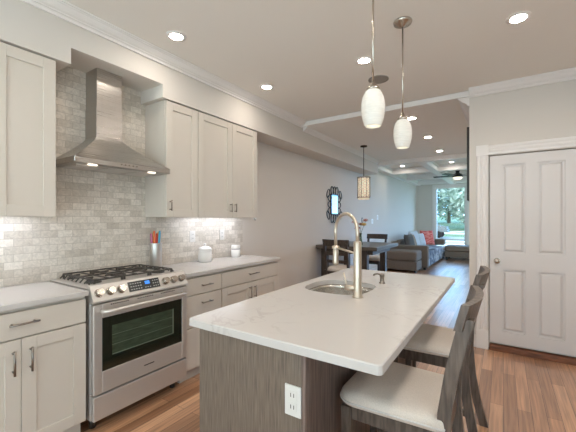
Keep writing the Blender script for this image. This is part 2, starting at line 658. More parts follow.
# door wall with its opening
DX0, DX1, DZ = -0.12, 0.600, 2.012
g = G()
g.box(XE, DX0 - 0.01, YD, YD + 0.12, 0, ZC)
g.box(DX1 + 0.01, XR, YD, YD + 0.12, 0, ZC)
g.box(DX0 - 0.01, DX1 + 0.01, YD, YD + 0.12, DZ + 0.008, ZC)
g.box(DX0 - 0.01, DX1 + 0.01, YD + 0.055, YD + 0.12, 0, DZ + 0.008)
struct(g, 'wall_door', 'wall')
struct(G().box(XE, XE + 0.12, YD + 0.12, YL, 0, ZD), 'wall_side', 'wall')
struct(G().box(XE + 0.12, XLR, YL - 0.12, YL, 0, ZL), 'wall_return', 'wall')
WL2 = (8.0, 12.3, 0.35, 2.45)  # unseen side window, added and enlarged to bring daylight into the living room
g = G()
g.box(XLR, XLR + 0.12, YL - 0.12, WL2[0], 0, ZL)
g.box(XLR, XLR + 0.12, WL2[1], YF, 0, ZL)
g.box(XLR, XLR + 0.12, WL2[0], WL2[1], 0, WL2[2])
g.box(XLR, XLR + 0.12, WL2[0], WL2[1], WL2[3], ZL)
struct(g, 'wall_living', 'wall')
g = G()
g.box(XLR + 0.02, XLR + 0.10, WL2[0], WL2[1], WL2[2], WL2[2] + 0.05)
g.box(XLR + 0.02, XLR + 0.10, WL2[0], WL2[1], WL2[3] - 0.05, WL2[3])
for k in range(4):
    y = WL2[0] + 0.025 + (WL2[1] - WL2[0] - 0.05) * k / 3
    g.box(XLR + 0.02, XLR + 0.10, y - 0.025, y + 0.025, WL2[2], WL2[3])
wf = struct(g, 'window_5', 'trim')
G().box(XLR + 0.056, XLR + 0.064, WL2[0] + 0.02, WL2[1] - 0.02, WL2[2] + 0.02, WL2[3] - 0.02).build('pane', 'clear', wf)
WR = (-2.6, -0.3, 0.05, 2.15)      # unseen glazed doors right of the camera, added for low fill light
g = G()
g.box(XR, XR + 0.12, YB, WR[0], 0, ZC)
g.box(XR, XR + 0.12, WR[1], YD, 0, ZC)
g.box(XR, XR + 0.12, WR[0], WR[1], 0, WR[2])
g.box(XR, XR + 0.12, WR[0], WR[1], WR[3], ZC)
struct(g, 'wall_right', 'wall')
g = G()
g.box(XR + 0.02, XR + 0.10, WR[0], WR[1], WR[2], WR[2] + 0.05)
g.box(XR + 0.02, XR + 0.10, WR[0], WR[1], WR[3] - 0.05, WR[3])
for k in range(5):
    y = WR[0] + 0.025 + (WR[1] - WR[0] - 0.05) * k / 4
    g.box(XR + 0.02, XR + 0.10, y - 0.025, y + 0.025, WR[2], WR[3])
wf = struct(g, 'window_4', 'trim')
G().box(XR + 0.056, XR + 0.064, WR[0] + 0.02, WR[1] - 0.02, WR[2] + 0.02, WR[3] - 0.02).build('pane', 'clear', wf)


def wall_with_windows(name, y0, y1, xa, xb, zt, opens):
    g = G()
    xs = xa
    for (a, b, z0, z1) in opens:
        g.box(xs, a, y0, y1, 0, zt)
        g.box(a, b, y0, y1, 0, z0)
        g.box(a, b, y0, y1, z1, zt)
        xs = b
    g.box(xs, xb, y0, y1, 0, zt)
    struct(g, name, 'wall')


W1 = (-2.07, -1.08, 0.33, 2.50)
W2 = (-0.78, 1.10, 0.33, 2.50)  # hidden second window, added for bluer daylight on the living room floor
wall_with_windows('wall_far', YF, YF + 0.15, XW, XLR + 0.12, ZL, [W1, W2])
W3 = (-2.5, 0.9, 0.12, 2.45)  # unseen rear window, put in as daylight fill for the kitchen
wall_with_windows('wall_rear', YB - 0.13, YB, XW, XR + 0.12, ZC, [W3])


def window(n, w, y0, y1, inner, mull=1):
    a, b, z0, z1 = w
    g = G()
    t = 0.05
    ym = (y0 + y1) / 2
    g.box(a, a + t, y0 + 0.02, y1 - 0.02, z0, z1)
    g.box(b - t, b, y0 + 0.02, y1 - 0.02, z0, z1)
    g.box(a + t, b - t, y0 + 0.02, y1 - 0.02, z0, z0 + t)
    g.box(a + t, b - t, y0 + 0.02, y1 - 0.02, z1 - t, z1)
    for k in range(1, mull):
        x = a + (b - a) * k / mull
        g.box(x - 0.03, x + 0.03, y0 + 0.03, y1 - 0.03, z0 + t, z1 - t)
    fr = struct(g, 'window_%d' % n, 'trim')
    G().box(a + t, b - t, ym - 0.004, ym + 0.004, z0 + t, z1 - t).build('pane', 'clear', fr)
    c = G()
    s = -1 if inner < ym else 1
    yy = sorted((inner, inner + s * 0.018))
    c.box(a - 0.09, a, yy[0], yy[1], z0 - 0.02, z1 + 0.09, 0.004)
    c.box(b, b + 0.09, yy[0], yy[1], z0 - 0.02, z1 + 0.09, 0.004)
    c.box(a, b, yy[0], yy[1], z1, z1 + 0.09, 0.004)
    ys = sorted((inner, inner + s * 0.05))
    c.box(a - 0.1, b + 0.1, ys[0], ys[1], z0 - 0.04, z0 - 0.001, 0.004)
    c.build('window_casing', 'trim', fr)
    return fr


window(1, W1, YF, YF + 0.15, YF)
window(2, W2, YF, YF + 0.15, YF)
window(3, W3, YB - 0.13, YB, YB, 3)

# soffit over the cabinets and along the dining wall (raised above the hood)
g = G()
ZS = 2.386
g.box(XW, XS, YB, 1.027, ZS, ZC)
g.box(XW, XS, 1.027, 1.728, 2.495, ZC)
g.box(XW, XS, 1.728, YD, ZS, ZC)
g.box(XW, XS, YD, YL - 0.02, ZS, ZD)
struct(g, 'wall_soffit', 'wall')

# backsplash tile
g = G()
g.box(XW, XW + 0.009, 0.30, 1.027, 0.915, ZS)
g.box(XW, XW + 0.009, 1.027, 1.728, 0.60, 2.495)
g.box(XW, XW + 0.009, 1.728, 3.10, 0.915, ZS)
struct(g, 'wall_backsplash', 'tile')

# crown: (projection, drop) profile
CROWN = [(0, 0), (0.088, 0), (0.088, 0.010), (0.080, 0.012), (0.080, 0.018), (0.072, 0.022), (0.062, 0.034), (0.048, 0.045), (0.032, 0.052), (0.032, 0.058), (0.022, 0.060), (0.016, 0.068), (0.016, 0.080), (0, 0.080)]


def crown(name, pts, z, prof=CROWN, scale=1.0, m='trim'):
    """pts: xy polyline; moulding stands on the LEFT side of the direction of travel"""
    P = [Vector(p) for p in pts]
    st = []
    for i, p in enumerate(P):
        ns = []
        if i > 0:
            d = (P[i] - P[i - 1]).normalized(); ns.append(Vector((-d.y, d.x)))
        if i < len(P) - 1:
            d = (P[i + 1] - P[i]).normalized(); ns.append(Vector((-d.y, d.x)))
        nn = sum(ns, Vector((0, 0)))
        nn = nn / nn.length_squared * len(ns) if len(ns) == 1 else nn * (2.0 / nn.length_squared)
        st.append(((p.x, p.y, z), (nn.x, nn.y, 0), (0, 0, -1)))
    g = G().sweep(st, [(u * scale, w * scale) for u, w in prof])
    return struct(g, name, m)


crown('trim_1', [(XS, YD), (XS, YB)], ZC)
crown('trim_2', [(XE, YL - 0.1), (XE, YD), (XR, YD)][::-1][0:0] or [(XR, YD), (XE, YD), (XE, YD + 0.001)][0:2], ZC)
crown('trim_3', [(XE, YD - 0.0), (XE, YL - 0.13)], ZD + 0.0, scale=1.25)
crown('trim_4', [(XS, YL - 0.02), (XS, YD + 0.03)], ZD, scale=0.75)
# band where the lower dining ceiling begins
g = G()
g.box(XS + 0.02, XE, YD - 0.022, YD, ZD - 0.004, ZC - 0.006, 0.004)
g.box(XS + 0.02, XE, YD - 0.030, YD, ZD - 0.006, ZD + 0.016, 0.003)
struct(g, 'trim_5', 'trim')

# door, casing, threshold
g = G()
D0, D1 = YD + 0.012, YD + 0.050
PX = [(-0.012, 0.183), (0.279, 0.486)]
PZ = [(0.205, 0.840), (1.012, 1.915)]
xs = [DX0, PX[0][0], PX[0][1], PX[1][0], PX[1][1], DX1]
zb = 0.075
for a, b in ((0, 1), (2, 3), (4, 5)):
    g.box(xs[a], xs[b], D0, D1, zb, DZ)
for a, b in ((1, 2), (3, 4)):
    g.box(xs[a], xs[b], D0, D1, zb, PZ[0][0])
    g.box(xs[a], xs[b], D0, D1, PZ[0][1], PZ[1][0])
    g.box(xs[a], xs[b], D0, D1, PZ[1][1], DZ)
door = struct(g, 'door_1', 'door')
for (x0, x1) in PX:
    for (z0, z1) in PZ:
        p = G()
        p.box(x0, x1, D0 + 0.018, D1 - 0.004, z0, z1)
        # raised field with sloped edges
        i1, i2 = 0.016, 0.034
        a = [(x0 + i1, D0 + 0.018, z0 + i1), (x1 - i1, D0 + 0.018, z0 + i1), (x1 - i1, D0 + 0.018, z1 - i1), (x0 + i1, D0 + 0.018, z1 - i1)]
        b = [(x0 + i2, D0 + 0.004, z0 + i2), (x1 - i2, D0 + 0.004, z0 + i2), (x1 - i2, D0 + 0.004, z1 - i2), (x0 + i2, D0 + 0.004, z1 - i2)]
        p.add(a + b, [[0, 1, 5, 4], [1, 2, 6, 5], [2, 3, 7, 6], [3, 0, 4, 7], [4, 5, 6, 7]])
        p.build('door_panel', 'door', door)
k = G()
kx, kz = -0.055, 0.925
k.cyl((kx, D0 - 0.008, kz), (kx, D0 + 0.002, kz), 0.031, n=24)
k.cyl((kx, D0 - 0.04, kz), (kx, D0 - 0.006, kz), 0.011)
sp = bmesh.new()
bmesh.ops.create_uvsphere(sp, u_segments=20, v_segments=12, radius=0.026)
bmesh.ops.transform(sp, matrix=Matrix.Translation((kx, D0 - 0.05, kz)) @ Matrix.Diagonal((1, 0.8, 1, 1)), verts=sp.verts)
k.from_bm(sp, True)
k.build('door_knob', 'nickel', door)

CASING = [(0, 0), (0, 0.012), (0.008, 0.020), (0.020, 0.020), (0.026, 0.013), (0.036, 0.013), (0.042, 0.020), (0.056, 0.020), (0.062, 0.013), (0.072, 0.013), (0.078, 0.020), (0.092, 0.020), (0.104, 0.012), (0.104, 0)]
g = G()
for x in (DX0 - 0.119, DX1 + 0.015):
    g.prism([(x + u, YD - w) for u, w in CASING], 'z', 0.20, DZ + 0.005)
    g.box(x - 0.004, x + 0.108, YD - 0.024, YD, 0.0, 0.20, 0.003)
    # corner block with a round rosette
    g.box(x - 0.004, x + 0.108, YD - 0.024, YD, DZ + 0.005, DZ + 0.117, 0.003)
    g.cyl((x + 0.052, YD - 0.030, DZ + 0.061), (x + 0.052, YD - 0.02, DZ + 0.061), 0.038, n=24)
    g.cyl((x + 0.052, YD - 0.036, DZ + 0.061), (x + 0.052, YD - 0.028, DZ + 0.061), 0.018, n=20)
g.prism([(YD - w, DZ + 0.009 + u) for u, w in CASING], 'x', DX0 - 0.011, DX1 + 0.011)
struct(g, 'trim_6', 'trim')
struct(G().box(DX0 + 0.001, DX1 - 0.001, YD - 0.02, YD + 0.054, 0.0, 0.055, 0.004), 'trim_7', 'threshold')
# baseboards
g = G()
g.box(XE, DX0 - 0.125, YD - 0.016, YD, 0, 0.13, 0.003)
g.box(DX1 + 0.125, XR, YD - 0.016, YD, 0, 0.13, 0.003)
struct(g, 'baseboard_door', 'trim')
struct(G().box(XW, XW + 0.016, 3.09, YF, 0, 0.13, 0.003), 'baseboard_left', 'trim')
struct(G().box(XW + 0.02, XLR, YF - 0.016, YF, 0, 0.13, 0.003), 'baseboard_far', 'trim')
struct(G().box(XE - 0.016, XE, YD + 0.01, YL, 0, 0.13, 0.003), 'baseboard_side', 'trim')

# coffered beams of the living room
n = 8
BZ = 2.585
for y in (YL, 9.10, 10.72, 12.36):
    g = G()
    g.box(XW, XLR, y, y + 0.17, BZ, ZL)
    g.box(XW, XLR, y - 0.035, y + 0.205, ZL - 0.055, ZL, 0.012)
    struct(g, 'trim_%d' % n, 'trim'); n += 1
for x in (XW + 0.0, -1.58, -0.25):
    g = G()
    g.box(x, x + 0.17, YL + 0.17, YF, BZ + 0.002, ZL)
    g.box(x - (0.035 if x > XW else 0), x + 0.205, YL + 0.17, YF, ZL - 0.053, ZL, 0.012)
    struct(g, 'trim_%d' % n, 'trim'); n += 1

# ------------------------------------------------------------------ outdoors
g = G()
NX, NY = 24, 16
vs = [(-32 + 64 * i / NX, 13.1 + 60 * j / NY, -0.47 + (0.0 if 13.1 + 60 * j / NY < 33 else 0.06 * (13.1 + 60 * j / NY - 33)) + 0.03 * math.sin(i * 1.3 + j)) for j in range(NY + 1) for i in range(NX + 1)]
fs = [[j * (NX + 1) + i, j * (NX + 1) + i + 1, (j + 1) * (NX + 1) + i + 1, (j + 1) * (NX + 1) + i] for j in range(NY) for i in range(NX)]
g.add(vs, fs, True)
g.box(XLR + 0.16, 40, YD + 0.3, 13.1, -0.7, -0.56)  # unseen slab of lawn, added to block the world's glow from below
struct(g, 'lawn', 'grass')


def ground_z(y):
    return -0.47 + (0 if y < 33 else 0.06 * (y - 33))


struct(G().box(-22, 9, 29.5, 33.0, -0.8, -0.26), 'road', 'road')
g = G()
g.box(-22, 9, 26.4, 27.6, -0.8, -0.28)
mtw = Matrix.Translation((-2.6, 24.0, 0)) @ Matrix.Rotation(0.5, 4, 'Z')
g.box(-2.5, 2.5, -0.7, 0.7, -0.8, -0.33, mtx=mtw)
for (xa, ya, xb_, yb) in ((-14.0, 34.5, 0.0, 41.5), (-14.0, 39.5, -2.0, 37.0)):
    # pale paths climbing the lawn
    P = [(xa + (xb_ - xa) * k / 12, ya + (yb - ya) * k / 12) for k in range(13)]
    g.sweep([((x, y, ground_z(y) - 0.15), (0, 1, 0.1), (0, 0, 1)) for x, y in P], [(-0.45, 0), (0.45, 0), (0.45, 0.24), (-0.45, 0.24)])
struct(g, 'sidewalk', 'concrete')


def tree(x, y, h, r, label, seed):
    rnd = random.Random(seed)
    z = ground_z(y) - 0.15
    t = thing('leafy_tree', label, 'tree', (x, y, z), 'trees beyond the living room window')
    b = G()
    b.tube([(x, y, z), (x + 0.1, y, z + h * 0.3), (x - 0.1, y, z + h * 0.62)], [0.26, 0.18, 0.09], 8)
    for k in range(6):
        a = k * 1.1
        b.tube([(x, y, z + h * (0.28 + 0.05 * k)), (x + r * 0.6 * math.cos(a), y + r * 0.6 * math.sin(a), z + h * (0.5 + 0.06 * k))], [0.08, 0.03], 6)
    b.build('trunk', 'bark', t)
    c = G()
    for k in range(3000):
        u = rnd.uniform(-1, 1); a = rnd.uniform(0, 2 * PI); q = rnd.uniform(0.35, 1) ** 0.5
        s = math.sqrt(1 - u * u)
        lump = 1 + 0.2 * math.sin(5 * a + 3 * u) + 0.15 * math.sin(9 * u + a)
        p = Vector((x + r * q * lump * s * math.cos(a), y + r * q * lump * s * math.sin(a), z + h * 0.52 + h * 0.47 * q * u))
        d1 = Vector((rnd.gauss(0, 1), rnd.gauss(0, 1), rnd.gauss(0, 1))).normalized() * rnd.uniform(0.28, 0.52)
        d2 = d1.cross(Vector((rnd.gauss(0, 1), rnd.gauss(0, 1), rnd.gauss(0, 1))).normalized()) * 0.7
        c.add([p - d1, p + d2 * 0.8, p + d1, p - d2 * 0.8], [[0, 1, 2, 3]])
    c.build('crown', 'leaf', t)


tree(-11.0, 44.0, 9.8, 3.2, 'pale green tree nearest the left edge of the living room window', 1)
tree(-6.8, 54.0, 12.0, 3.6, 'tall pale tree rising in the middle of the living room window', 2)
tree(-2.4, 44.0, 9.8, 3.3, 'leafy tree seen at the right edge of the living room window', 3)
tree(-17.5, 54, 12.0, 4.2, 'distant pale tree farthest left beyond the road outside the window', 4)

cr = thing('parked_car', 'dark car parked on the road outside the living room window', 'car', (-5.0, 31.0, -0.26))
OX, OZ = -0.3, 0.30
body = [(-7.3, -0.05), (-7.28, 0.30), (-6.9, 0.42), (-6.4, 0.46), (-5.9, 0.86), (-4.9, 0.88), (-4.3, 0.50), (-3.7, 0.40), (-3.6, -0.05)]
G().prism([(x + OX, z + OZ) for x, z in body], 'y', 30.2, 31.7).build('car_body', 'carpaint', cr)
G().prism([(x + OX, z + OZ) for x, z in [(-6.25, 0.48), (-5.85, 0.82), (-4.95, 0.83), (-4.5, 0.50)]], 'y', 30.18, 31.72).build('car_window', 'carglass', cr)
for x in (-6.55, -4.35):
    for y in (30.16, 31.52):
        G().cyl((x + OX, y, 0.04), (x + OX, y + 0.22, 0.04), 0.30, n=20).build('wheel', 'rubber', cr)


# ------------------------------------------------------------------ kitchen cabinets
def bar_pull(parent, p0, p1, out=0.032, r=0.0055):
    """bar handle between two points on a front that faces +X"""
    p0, p1 = Vector(p0), Vector(p1)
    d = p1 - p0
    o = Vector((out, 0, 0))
    g = G()
    g.cyl(p0 - d * 0.04 + o, p1 + d * 0.04 + o, r, n=12)
    for q in (p0 + d * 0.1, p1 - d * 0.1):
        g.cyl(q, q + o, r * 0.8, n=10)
    return g.build('handle', 'handle', parent)


def shaker(parent, x, y0, y1, z0, z1, name='door', rail=0.068, th=0.02, m='cabinet'):
    g = G()
    g.box(x - th, x, y0, y0 + rail, z0, z1, 0.0015, 1)
    g.box(x - th, x, y1 - rail, y1, z0, z1, 0.0015, 1)
    g.box(x - th, x, y0 + rail, y1 - rail, z0, z0 + rail, 0.0015, 1)
    g.box(x - th, x, y0 + rail, y1 - rail, z1 - rail, z1, 0.0015, 1)
    g.box(x - th + 0.001, x - 0.010, y0 + rail - 0.004, y1 - rail + 0.004, z0 + rail - 0.004, z1 - rail + 0.004)
    return g.build(name, m, parent)


def slab(parent, x, y0, y1, z0, z1, name='drawer', th=0.02, m='cabinet'):
    return G().box(x - th, x, y0, y1, z0, z1, 0.002, 1).build(name, m, parent)


def wall_cabinet(label, y0, y1, doors, z0=1.372, z1=2.382):
    t = thing('wall_cabinet', label, 'cabinet', (XW, (y0 + y1) / 2, z0))
    g = G()
    g.box(XW + 0.010, XC - 0.022, y0, y1, z0 + 0.024, z1)
    for ya, yb in ((y0, y0 + 0.016), (y1 - 0.016, y1)):
        g.box(XW + 0.010, XC - 0.022, ya, yb, z0, z0 + 0.024)
    g.box(XC - 0.036, XC - 0.022, y0 + 0.016, y1 - 0.016, z0, z0 + 0.024)
    g.build('carcass', 'cabinet', t)
    for (a, b, side) in doors:
        d = shaker(t, XC, a + 0.002, b - 0.002, z0 + 0.002, z1 - 0.006)
        if side:
            hy = b - 0.034 if side > 0 else a + 0.034
            bar_pull(d, (XC, hy, z0 + 0.06), (XC, hy, z0 + 0.145))
    return t


wall_cabinet('white shaker wall cabinet to the left of the range hood', 0.300, 0.946, [(0.300, 0.622, 0), (0.622, 0.946, 0)])
wall_cabinet('narrow single-door white wall cabinet just right of the range hood', 1.772, 2.122, [(1.772, 2.122, -1)])
wall_cabinet('wide two-door white wall cabinet farthest right above the counter', 2.126, 3.015, [(2.126, 2.590, 1), (2.590, 3.015, -1)])


def base_cabinet(label, y0, y1):
    t = thing('base_cabinet', label, 'cabinet', ((XW + XF) / 2, (y0 + y1) / 2, 0))
    G().box(XW + 0.002, XF - 0.021, y0, y1, 0.105, 0.882).build('carcass', 'cabinet', t)
    G().box(XW + 0.002, XF - 0.075, y0, y1, 0, 0.105).build('toe_kick', 'cabinet', t)
    return t


t = base_cabinet('white base cabinet left of the range with one drawer over two doors', 0.365, 1.010)
d = slab(t, XF, 0.367, 1.008, 0.722, 0.862)
bar_pull(d, (XF, 0.628, 0.80), (XF, 0.752, 0.80))
a = shaker(t, XF, 0.367, 0.681, 0.11, 0.714); bar_pull(a, (XF, 0.645, 0.54), (XF, 0.645, 0.66))
a = shaker(t, XF, 0.684, 1.008, 0.11, 0.714); bar_pull(a, (XF, 0.722, 0.54), (XF, 0.722, 0.66))
t = base_cabinet('white base cabinet right of the range with a stack of three drawers', 1.768, 2.178)
for z0, z1 in ((0.722, 0.862), (0.455, 0.714), (0.11, 0.447)):
    d = slab(t, XF, 1.770, 2.176, z0, z1)
    bar_pull(d, (XF, 1.93, (z0 + z1) / 2 + (0 if z0 > .7 else .06)), (XF, 2.04, (z0 + z1) / 2 + (0 if z0 > .7 else .06)))
t = base_cabinet('white base cabinet at the counter end with one drawer over two doors', 2.182, 3.075)
d = slab(t, XF, 2.184, 3.073, 0.722, 0.862)
bar_pull(d, (XF, 2.55, 0.80), (XF, 2.69, 0.80))
a = shaker(t, XF, 2.184, 2.607, 0.11, 0.714); bar_pull(a, (XF, 2.57, 0.55), (XF, 2.57, 0.67))
a = shaker(t, XF, 2.610, 3.073, 0.11, 0.714); bar_pull(a, (XF, 2.648, 0.55), (XF, 2.648, 0.67))

tag(G().box(XW + 0.009, XK, 0.335, 1.014, 0.884, 0.914, 0.003, 2).build('worktop', 'quartz', origin=(-2.45, 0.67, 0.884)),
    'white quartz worktop on the base cabinet left of the range', 'worktop')
tag(G().box(XW + 0.009, XK, 1.764, 3.098, 0.884, 0.914, 0.003, 2).build('worktop', 'quartz', origin=(-2.45, 2.4, 0.884)),
    'long white quartz worktop right of the range carrying the canisters', 'worktop')

# under-cabinet light bars
for y0, y1, lb in ((0.335, 0.915, 'slim light bar under the wall cabinet left of the hood'), (2.16, 2.99, 'slim light bar under the wall cabinets right of the hood')):
    t = thing('cabinet_light', lb, 'light', (-2.58, (y0 + y1) / 2, 1.384), 'light bars under the wall cabinets')
    G().box(-2.61, -2.55, y0, y1, 1.386, 1.396, 0.002, 1).build('housing', 'plastic', t)
    G().box(-2.605, -2.555, y0 + 0.01, y1 - 0.01, 1.382, 1.3865).build('diffuser', 'led', t)
t = thing('puck_sensor', 'small white plastic catch under the far end of the wall cabinets', 'sensor', (-2.43, 3.005, 1.372))
G().box(-2.45, -2.42, 2.985, 3.015, 1.352, 1.372, 0.003).build('sensor_body', 'plastic', t)
G().cyl((-2.435, 3.0, 1.352), (-2.435, 3.0, 1.340), 0.010).build('sensor_lens', 'greylid', t)

# ------------------------------------------------------------------ range
R0, R1 = 1.034, 1.750
t = thing('gas_range', 'stainless slide-in gas range with cast iron grates and glass oven door', 'range', (-2.45, 1.39, 0))
XO = -2.120
G().box(XW + 0.012, XO - 0.045, R0, R1, 0.085, 0.895, 0.003, 1).build('body', 'steel', t)
for y in (R0 + 0.05, R1 - 0.05):
    for x in (-2.66, -2.24):
        G().cyl((x, y, 0), (x, y, 0.09), 0.02).build('foot', 'iron', t)
# drawer and door
G().box(XO - 0.044, XO, R0, R1, 0.092, 0.243, 0.005).build('warming_drawer', 'steel', t)
g = G()
z0, z1 = 0.255, 0.818
GY0, GY1, GZ0, GZ1 = 1.088, 1.700, 0.392, 0.728
g.box(XO - 0.044, XO, R0, GY0, z0, z1, 0.003, 1)
g.box(XO - 0.044, XO, GY1, R1, z0, z1, 0.003, 1)
g.box(XO - 0.044, XO, GY0, GY1, z0, GZ0, 0.003, 1)
g.box(XO - 0.044, XO, GY0, GY1, GZ1, z1, 0.003, 1)
dr = g.build('oven_door', 'steel', t)
g = G()
iy0, iy1, iz0, iz1 = GY0 + 0.062, GY1 - 0.075, GZ0 + 0.085, GZ1 - 0.06
g.box(XO - 0.012, XO - 0.002, GY0 - 0.002, GY1 + 0.002, GZ0 - 0.002, GZ1 + 0.002)
gl = g.build('oven_glass', 'ovenglass', dr)
G().box(XO - 0.003, XO - 0.0012, iy0, iy1, iz0, iz1).build('inner_window', 'oveninner', dr)
g = G()
g.box(XO - 0.003, XO - 0.0008, iy1 - 0.012, iy1, iz0, iz1)
g.box(XO - 0.003, XO - 0.0008, iy0, iy1, iz0, iz0 + 0.006)
for k in range(1, 3):
    zz = iz0 + (iz1 - iz0) * k / 3
    g.box(XO - 0.003, XO - 0.0009, iy0, iy1, zz, zz + 0.0025)
g.build('oven_rack', 'ovenline', dr)
g = G()
g.tube([(XO + 0.005, R0 + 0.045, 0.776), (XO + 0.050, R0 + 0.050, 0.778), (XO + 0.058, R0 + 0.10, 0.778), (XO + 0.060, 1.39, 0.778), (XO + 0.058, R1 - 0.10, 0.778), (XO + 0.050, R1 - 0.050, 0.778), (XO + 0.005, R1 - 0.045, 0.776)], 0.0125, 12)
g.build('oven_handle', 'steel', dr)
for k in range(3):
    g = G()
    for j in range(9):
        y = 1.14 + k * 0.185 + j * 0.014
        g.box(XO - 0.02, XO + 0.0008, y, y + 0.009, 0.803, 0.810)
    g.build('door_vent', 'iron', dr)
# maker's lettering on the door is too fine to read: a small grey strip
G().box(XO - 0.001, XO + 0.0008, 1.375, 1.455, 0.318, 0.325).build('nameplate', 'display', dr)
# slanted control panel
PB, PT = (XO + 0.004, 0.830), (XO - 0.042, 0.936)
g = G()
g.prism([(PB[0], PB[1]), (PB[0], PB[1] + 0.012), (PT[0], PT[1]), (PT[0] - 0.035, PT[1] + 0.002), (PT[0] - 0.05, 0.83)], 'y', R0 - 0.004, R1 + 0.004)
cp = g.build('control_panel', 'steel', t)
nx = Vector((PT[1] - PB[1] - 0.012, 0, -(PT[0] - PB[0]))).normalized()
upv = Vector((PT[0] - PB[0], 0, PT[1] - PB[1] - 0.012)).normalized()
pc = Vector(((PB[0] + PT[0]) / 2, 0, (PB[1] + 0.012 + PT[1]) / 2))


def on_panel(y, s, w):
    """point on the panel: y along it, s up the slope, w out from it"""
    return pc + Vector((0, y, 0)) + upv * s + nx * w


for y in (1.075, 1.147, 1.219, 1.560, 1.632, 1.704):
    kb = G().cyl(on_panel(y, -0.002, 0), on_panel(y, -0.002, 0.008), 0.029, 0.027, 24)
    kb.cyl(on_panel(y, -0.002, 0.008), on_panel(y, -0.002, 0.034), 0.024, 0.021, 24)
    kn = kb.build('knob', 'nickel', cp)


def panel_box(y0, y1, s0, s1, w0, w1, name, m, parent):
    vs = [on_panel(y, s, w) for w in (w0, w1) for (y, s) in ((y0, s0), (y1, s0), (y1, s1), (y0, s1))]
    return G().add(vs, [[0, 1, 2, 3], [4, 5, 6, 7], [0, 1, 5, 4], [1, 2, 6, 5], [2, 3, 7, 6], [3, 0, 4, 7]]).build(name, m, parent)


panel_box(1.270, 1.510, -0.034, 0.036, 0, 0.002, 'display', 'display', cp)
panel_box(1.395, 1.432, 0.002, 0.026, 0.002, 0.0028, 'clock_screen', 'display_blue', cp)
g = G()
for yy, ss in [(1.285 + 0.018 * i, s) for i in range(5) for s in (-0.022, -0.002, 0.018)] + [(1.455 + 0.018 * i, s) for i in range(3) for s in (-0.022, -0.002, 0.018)] + [(1.39 + 0.018 * i, -0.022) for i in range(3)]:
    vs = [on_panel(y, s, w) for w in (0.002, 0.0026) for (y, s) in ((yy, ss), (yy + 0.009, ss), (yy + 0.009, ss + 0.005), (yy, ss + 0.005))]
    g.add(vs, [[0, 1, 2, 3], [4, 5, 6, 7], [0, 1, 5, 4], [1, 2, 6, 5], [2, 3, 7, 6], [3, 0, 4, 7]])
g.build('keypad_print', 'display_text', cp)['kind'] = 'stuff'
# cooktop
g = G()
g.box(XW + 0.012, PT[0] - 0.03, R0 - 0.012, R1 + 0.010, 0.914, 0.922, 0.003)
g.box(XW + 0.012, PT[0] - 0.03, R0, R1, 0.895, 0.915)
ct = g.build('cooktop', 'steel', t)
G().box(XW + 0.03, PT[0] - 0.06, R0 + 0.03, R1 - 0.03, 0.922, 0.924).build('cooktop_well', 'steel', ct)
for (x, y, r) in ((-2.62, 1.14, 0.042), (-2.34, 1.14, 0.05), (-2.48, 1.39, 0.055), (-2.62, 1.64, 0.038), (-2.34, 1.64, 0.05)):
    bb = G().cyl((x, y, 0.924), (x, y, 0.936), r, r * 0.95, 24)
    bb.cyl((x, y, 0.936), (x, y, 0.944), r * 0.8, r * 0.7, 24)
    bb.build('burner', 'iron', t)
gx0, gx1 = XW + 0.045, PT[0] - 0.07
for k in range(3):
    y0 = R0 + 0.055 + k * 0.2045
    y1 = y0 + 0.200
    g = G()
    h0, h1 = 0.950, 0.961
    g.box(gx0, gx1, y0, y0 + 0.008, h0, h1, 0.003, 1)
    g.box(gx0, gx1, y1 - 0.008, y1, h0, h1, 0.003, 1)
    g.box(gx0, gx0 + 0.008, y0, y1, h0, h1, 0.003, 1)
    g.box(gx1 - 0.008, gx1, y0, y1, h0, h1, 0.003, 1)
    xm = (gx0 + gx1) / 2
    ym = (y0 + y1) / 2
    g.box(xm - 0.004, xm + 0.004, y0, y1, h0, h1, 0.003, 1)
    g.box(gx0, gx1, ym - 0.0035, ym + 0.0035, h0 + 0.002, h1 + 0.002, 0.003, 1)
    for cx in (gx0 + 0.13, gx1 - 0.13):
        g.box(cx - 0.0035, cx + 0.0035, y0, y0 + 0.062, h0, h1 + 0.002, 0.003, 1)
        g.box(cx - 0.0035, cx + 0.0035, y1 - 0.062, y1, h0, h1 + 0.002, 0.003, 1)
    for cx in [gx0 + 0.02 + (gx1 - gx0 - 0.04) * q / 7 for q in range(8)]:
        if k == 0:
            g.tube([(cx, y0 + 0.030, 0.956), (cx, y0 + 0.002, 0.956), (cx, y0 - 0.022, 0.930)], 0.0055, 6)
        if k == 2:
            g.tube([(cx, y1 - 0.030, 0.956), (cx, y1 - 0.002, 0.956), (cx, y1 + 0.022, 0.930)], 0.0055, 6)
    for fx in (gx0 + 0.007, gx1 - 0.007):
        for fy in (y0 + 0.007, y1 - 0.007):
            g.cyl((fx, fy, 0.923), (fx, fy, h0 + 0.002), 0.008, n=8)
    g.build('grate', 'iron', t)

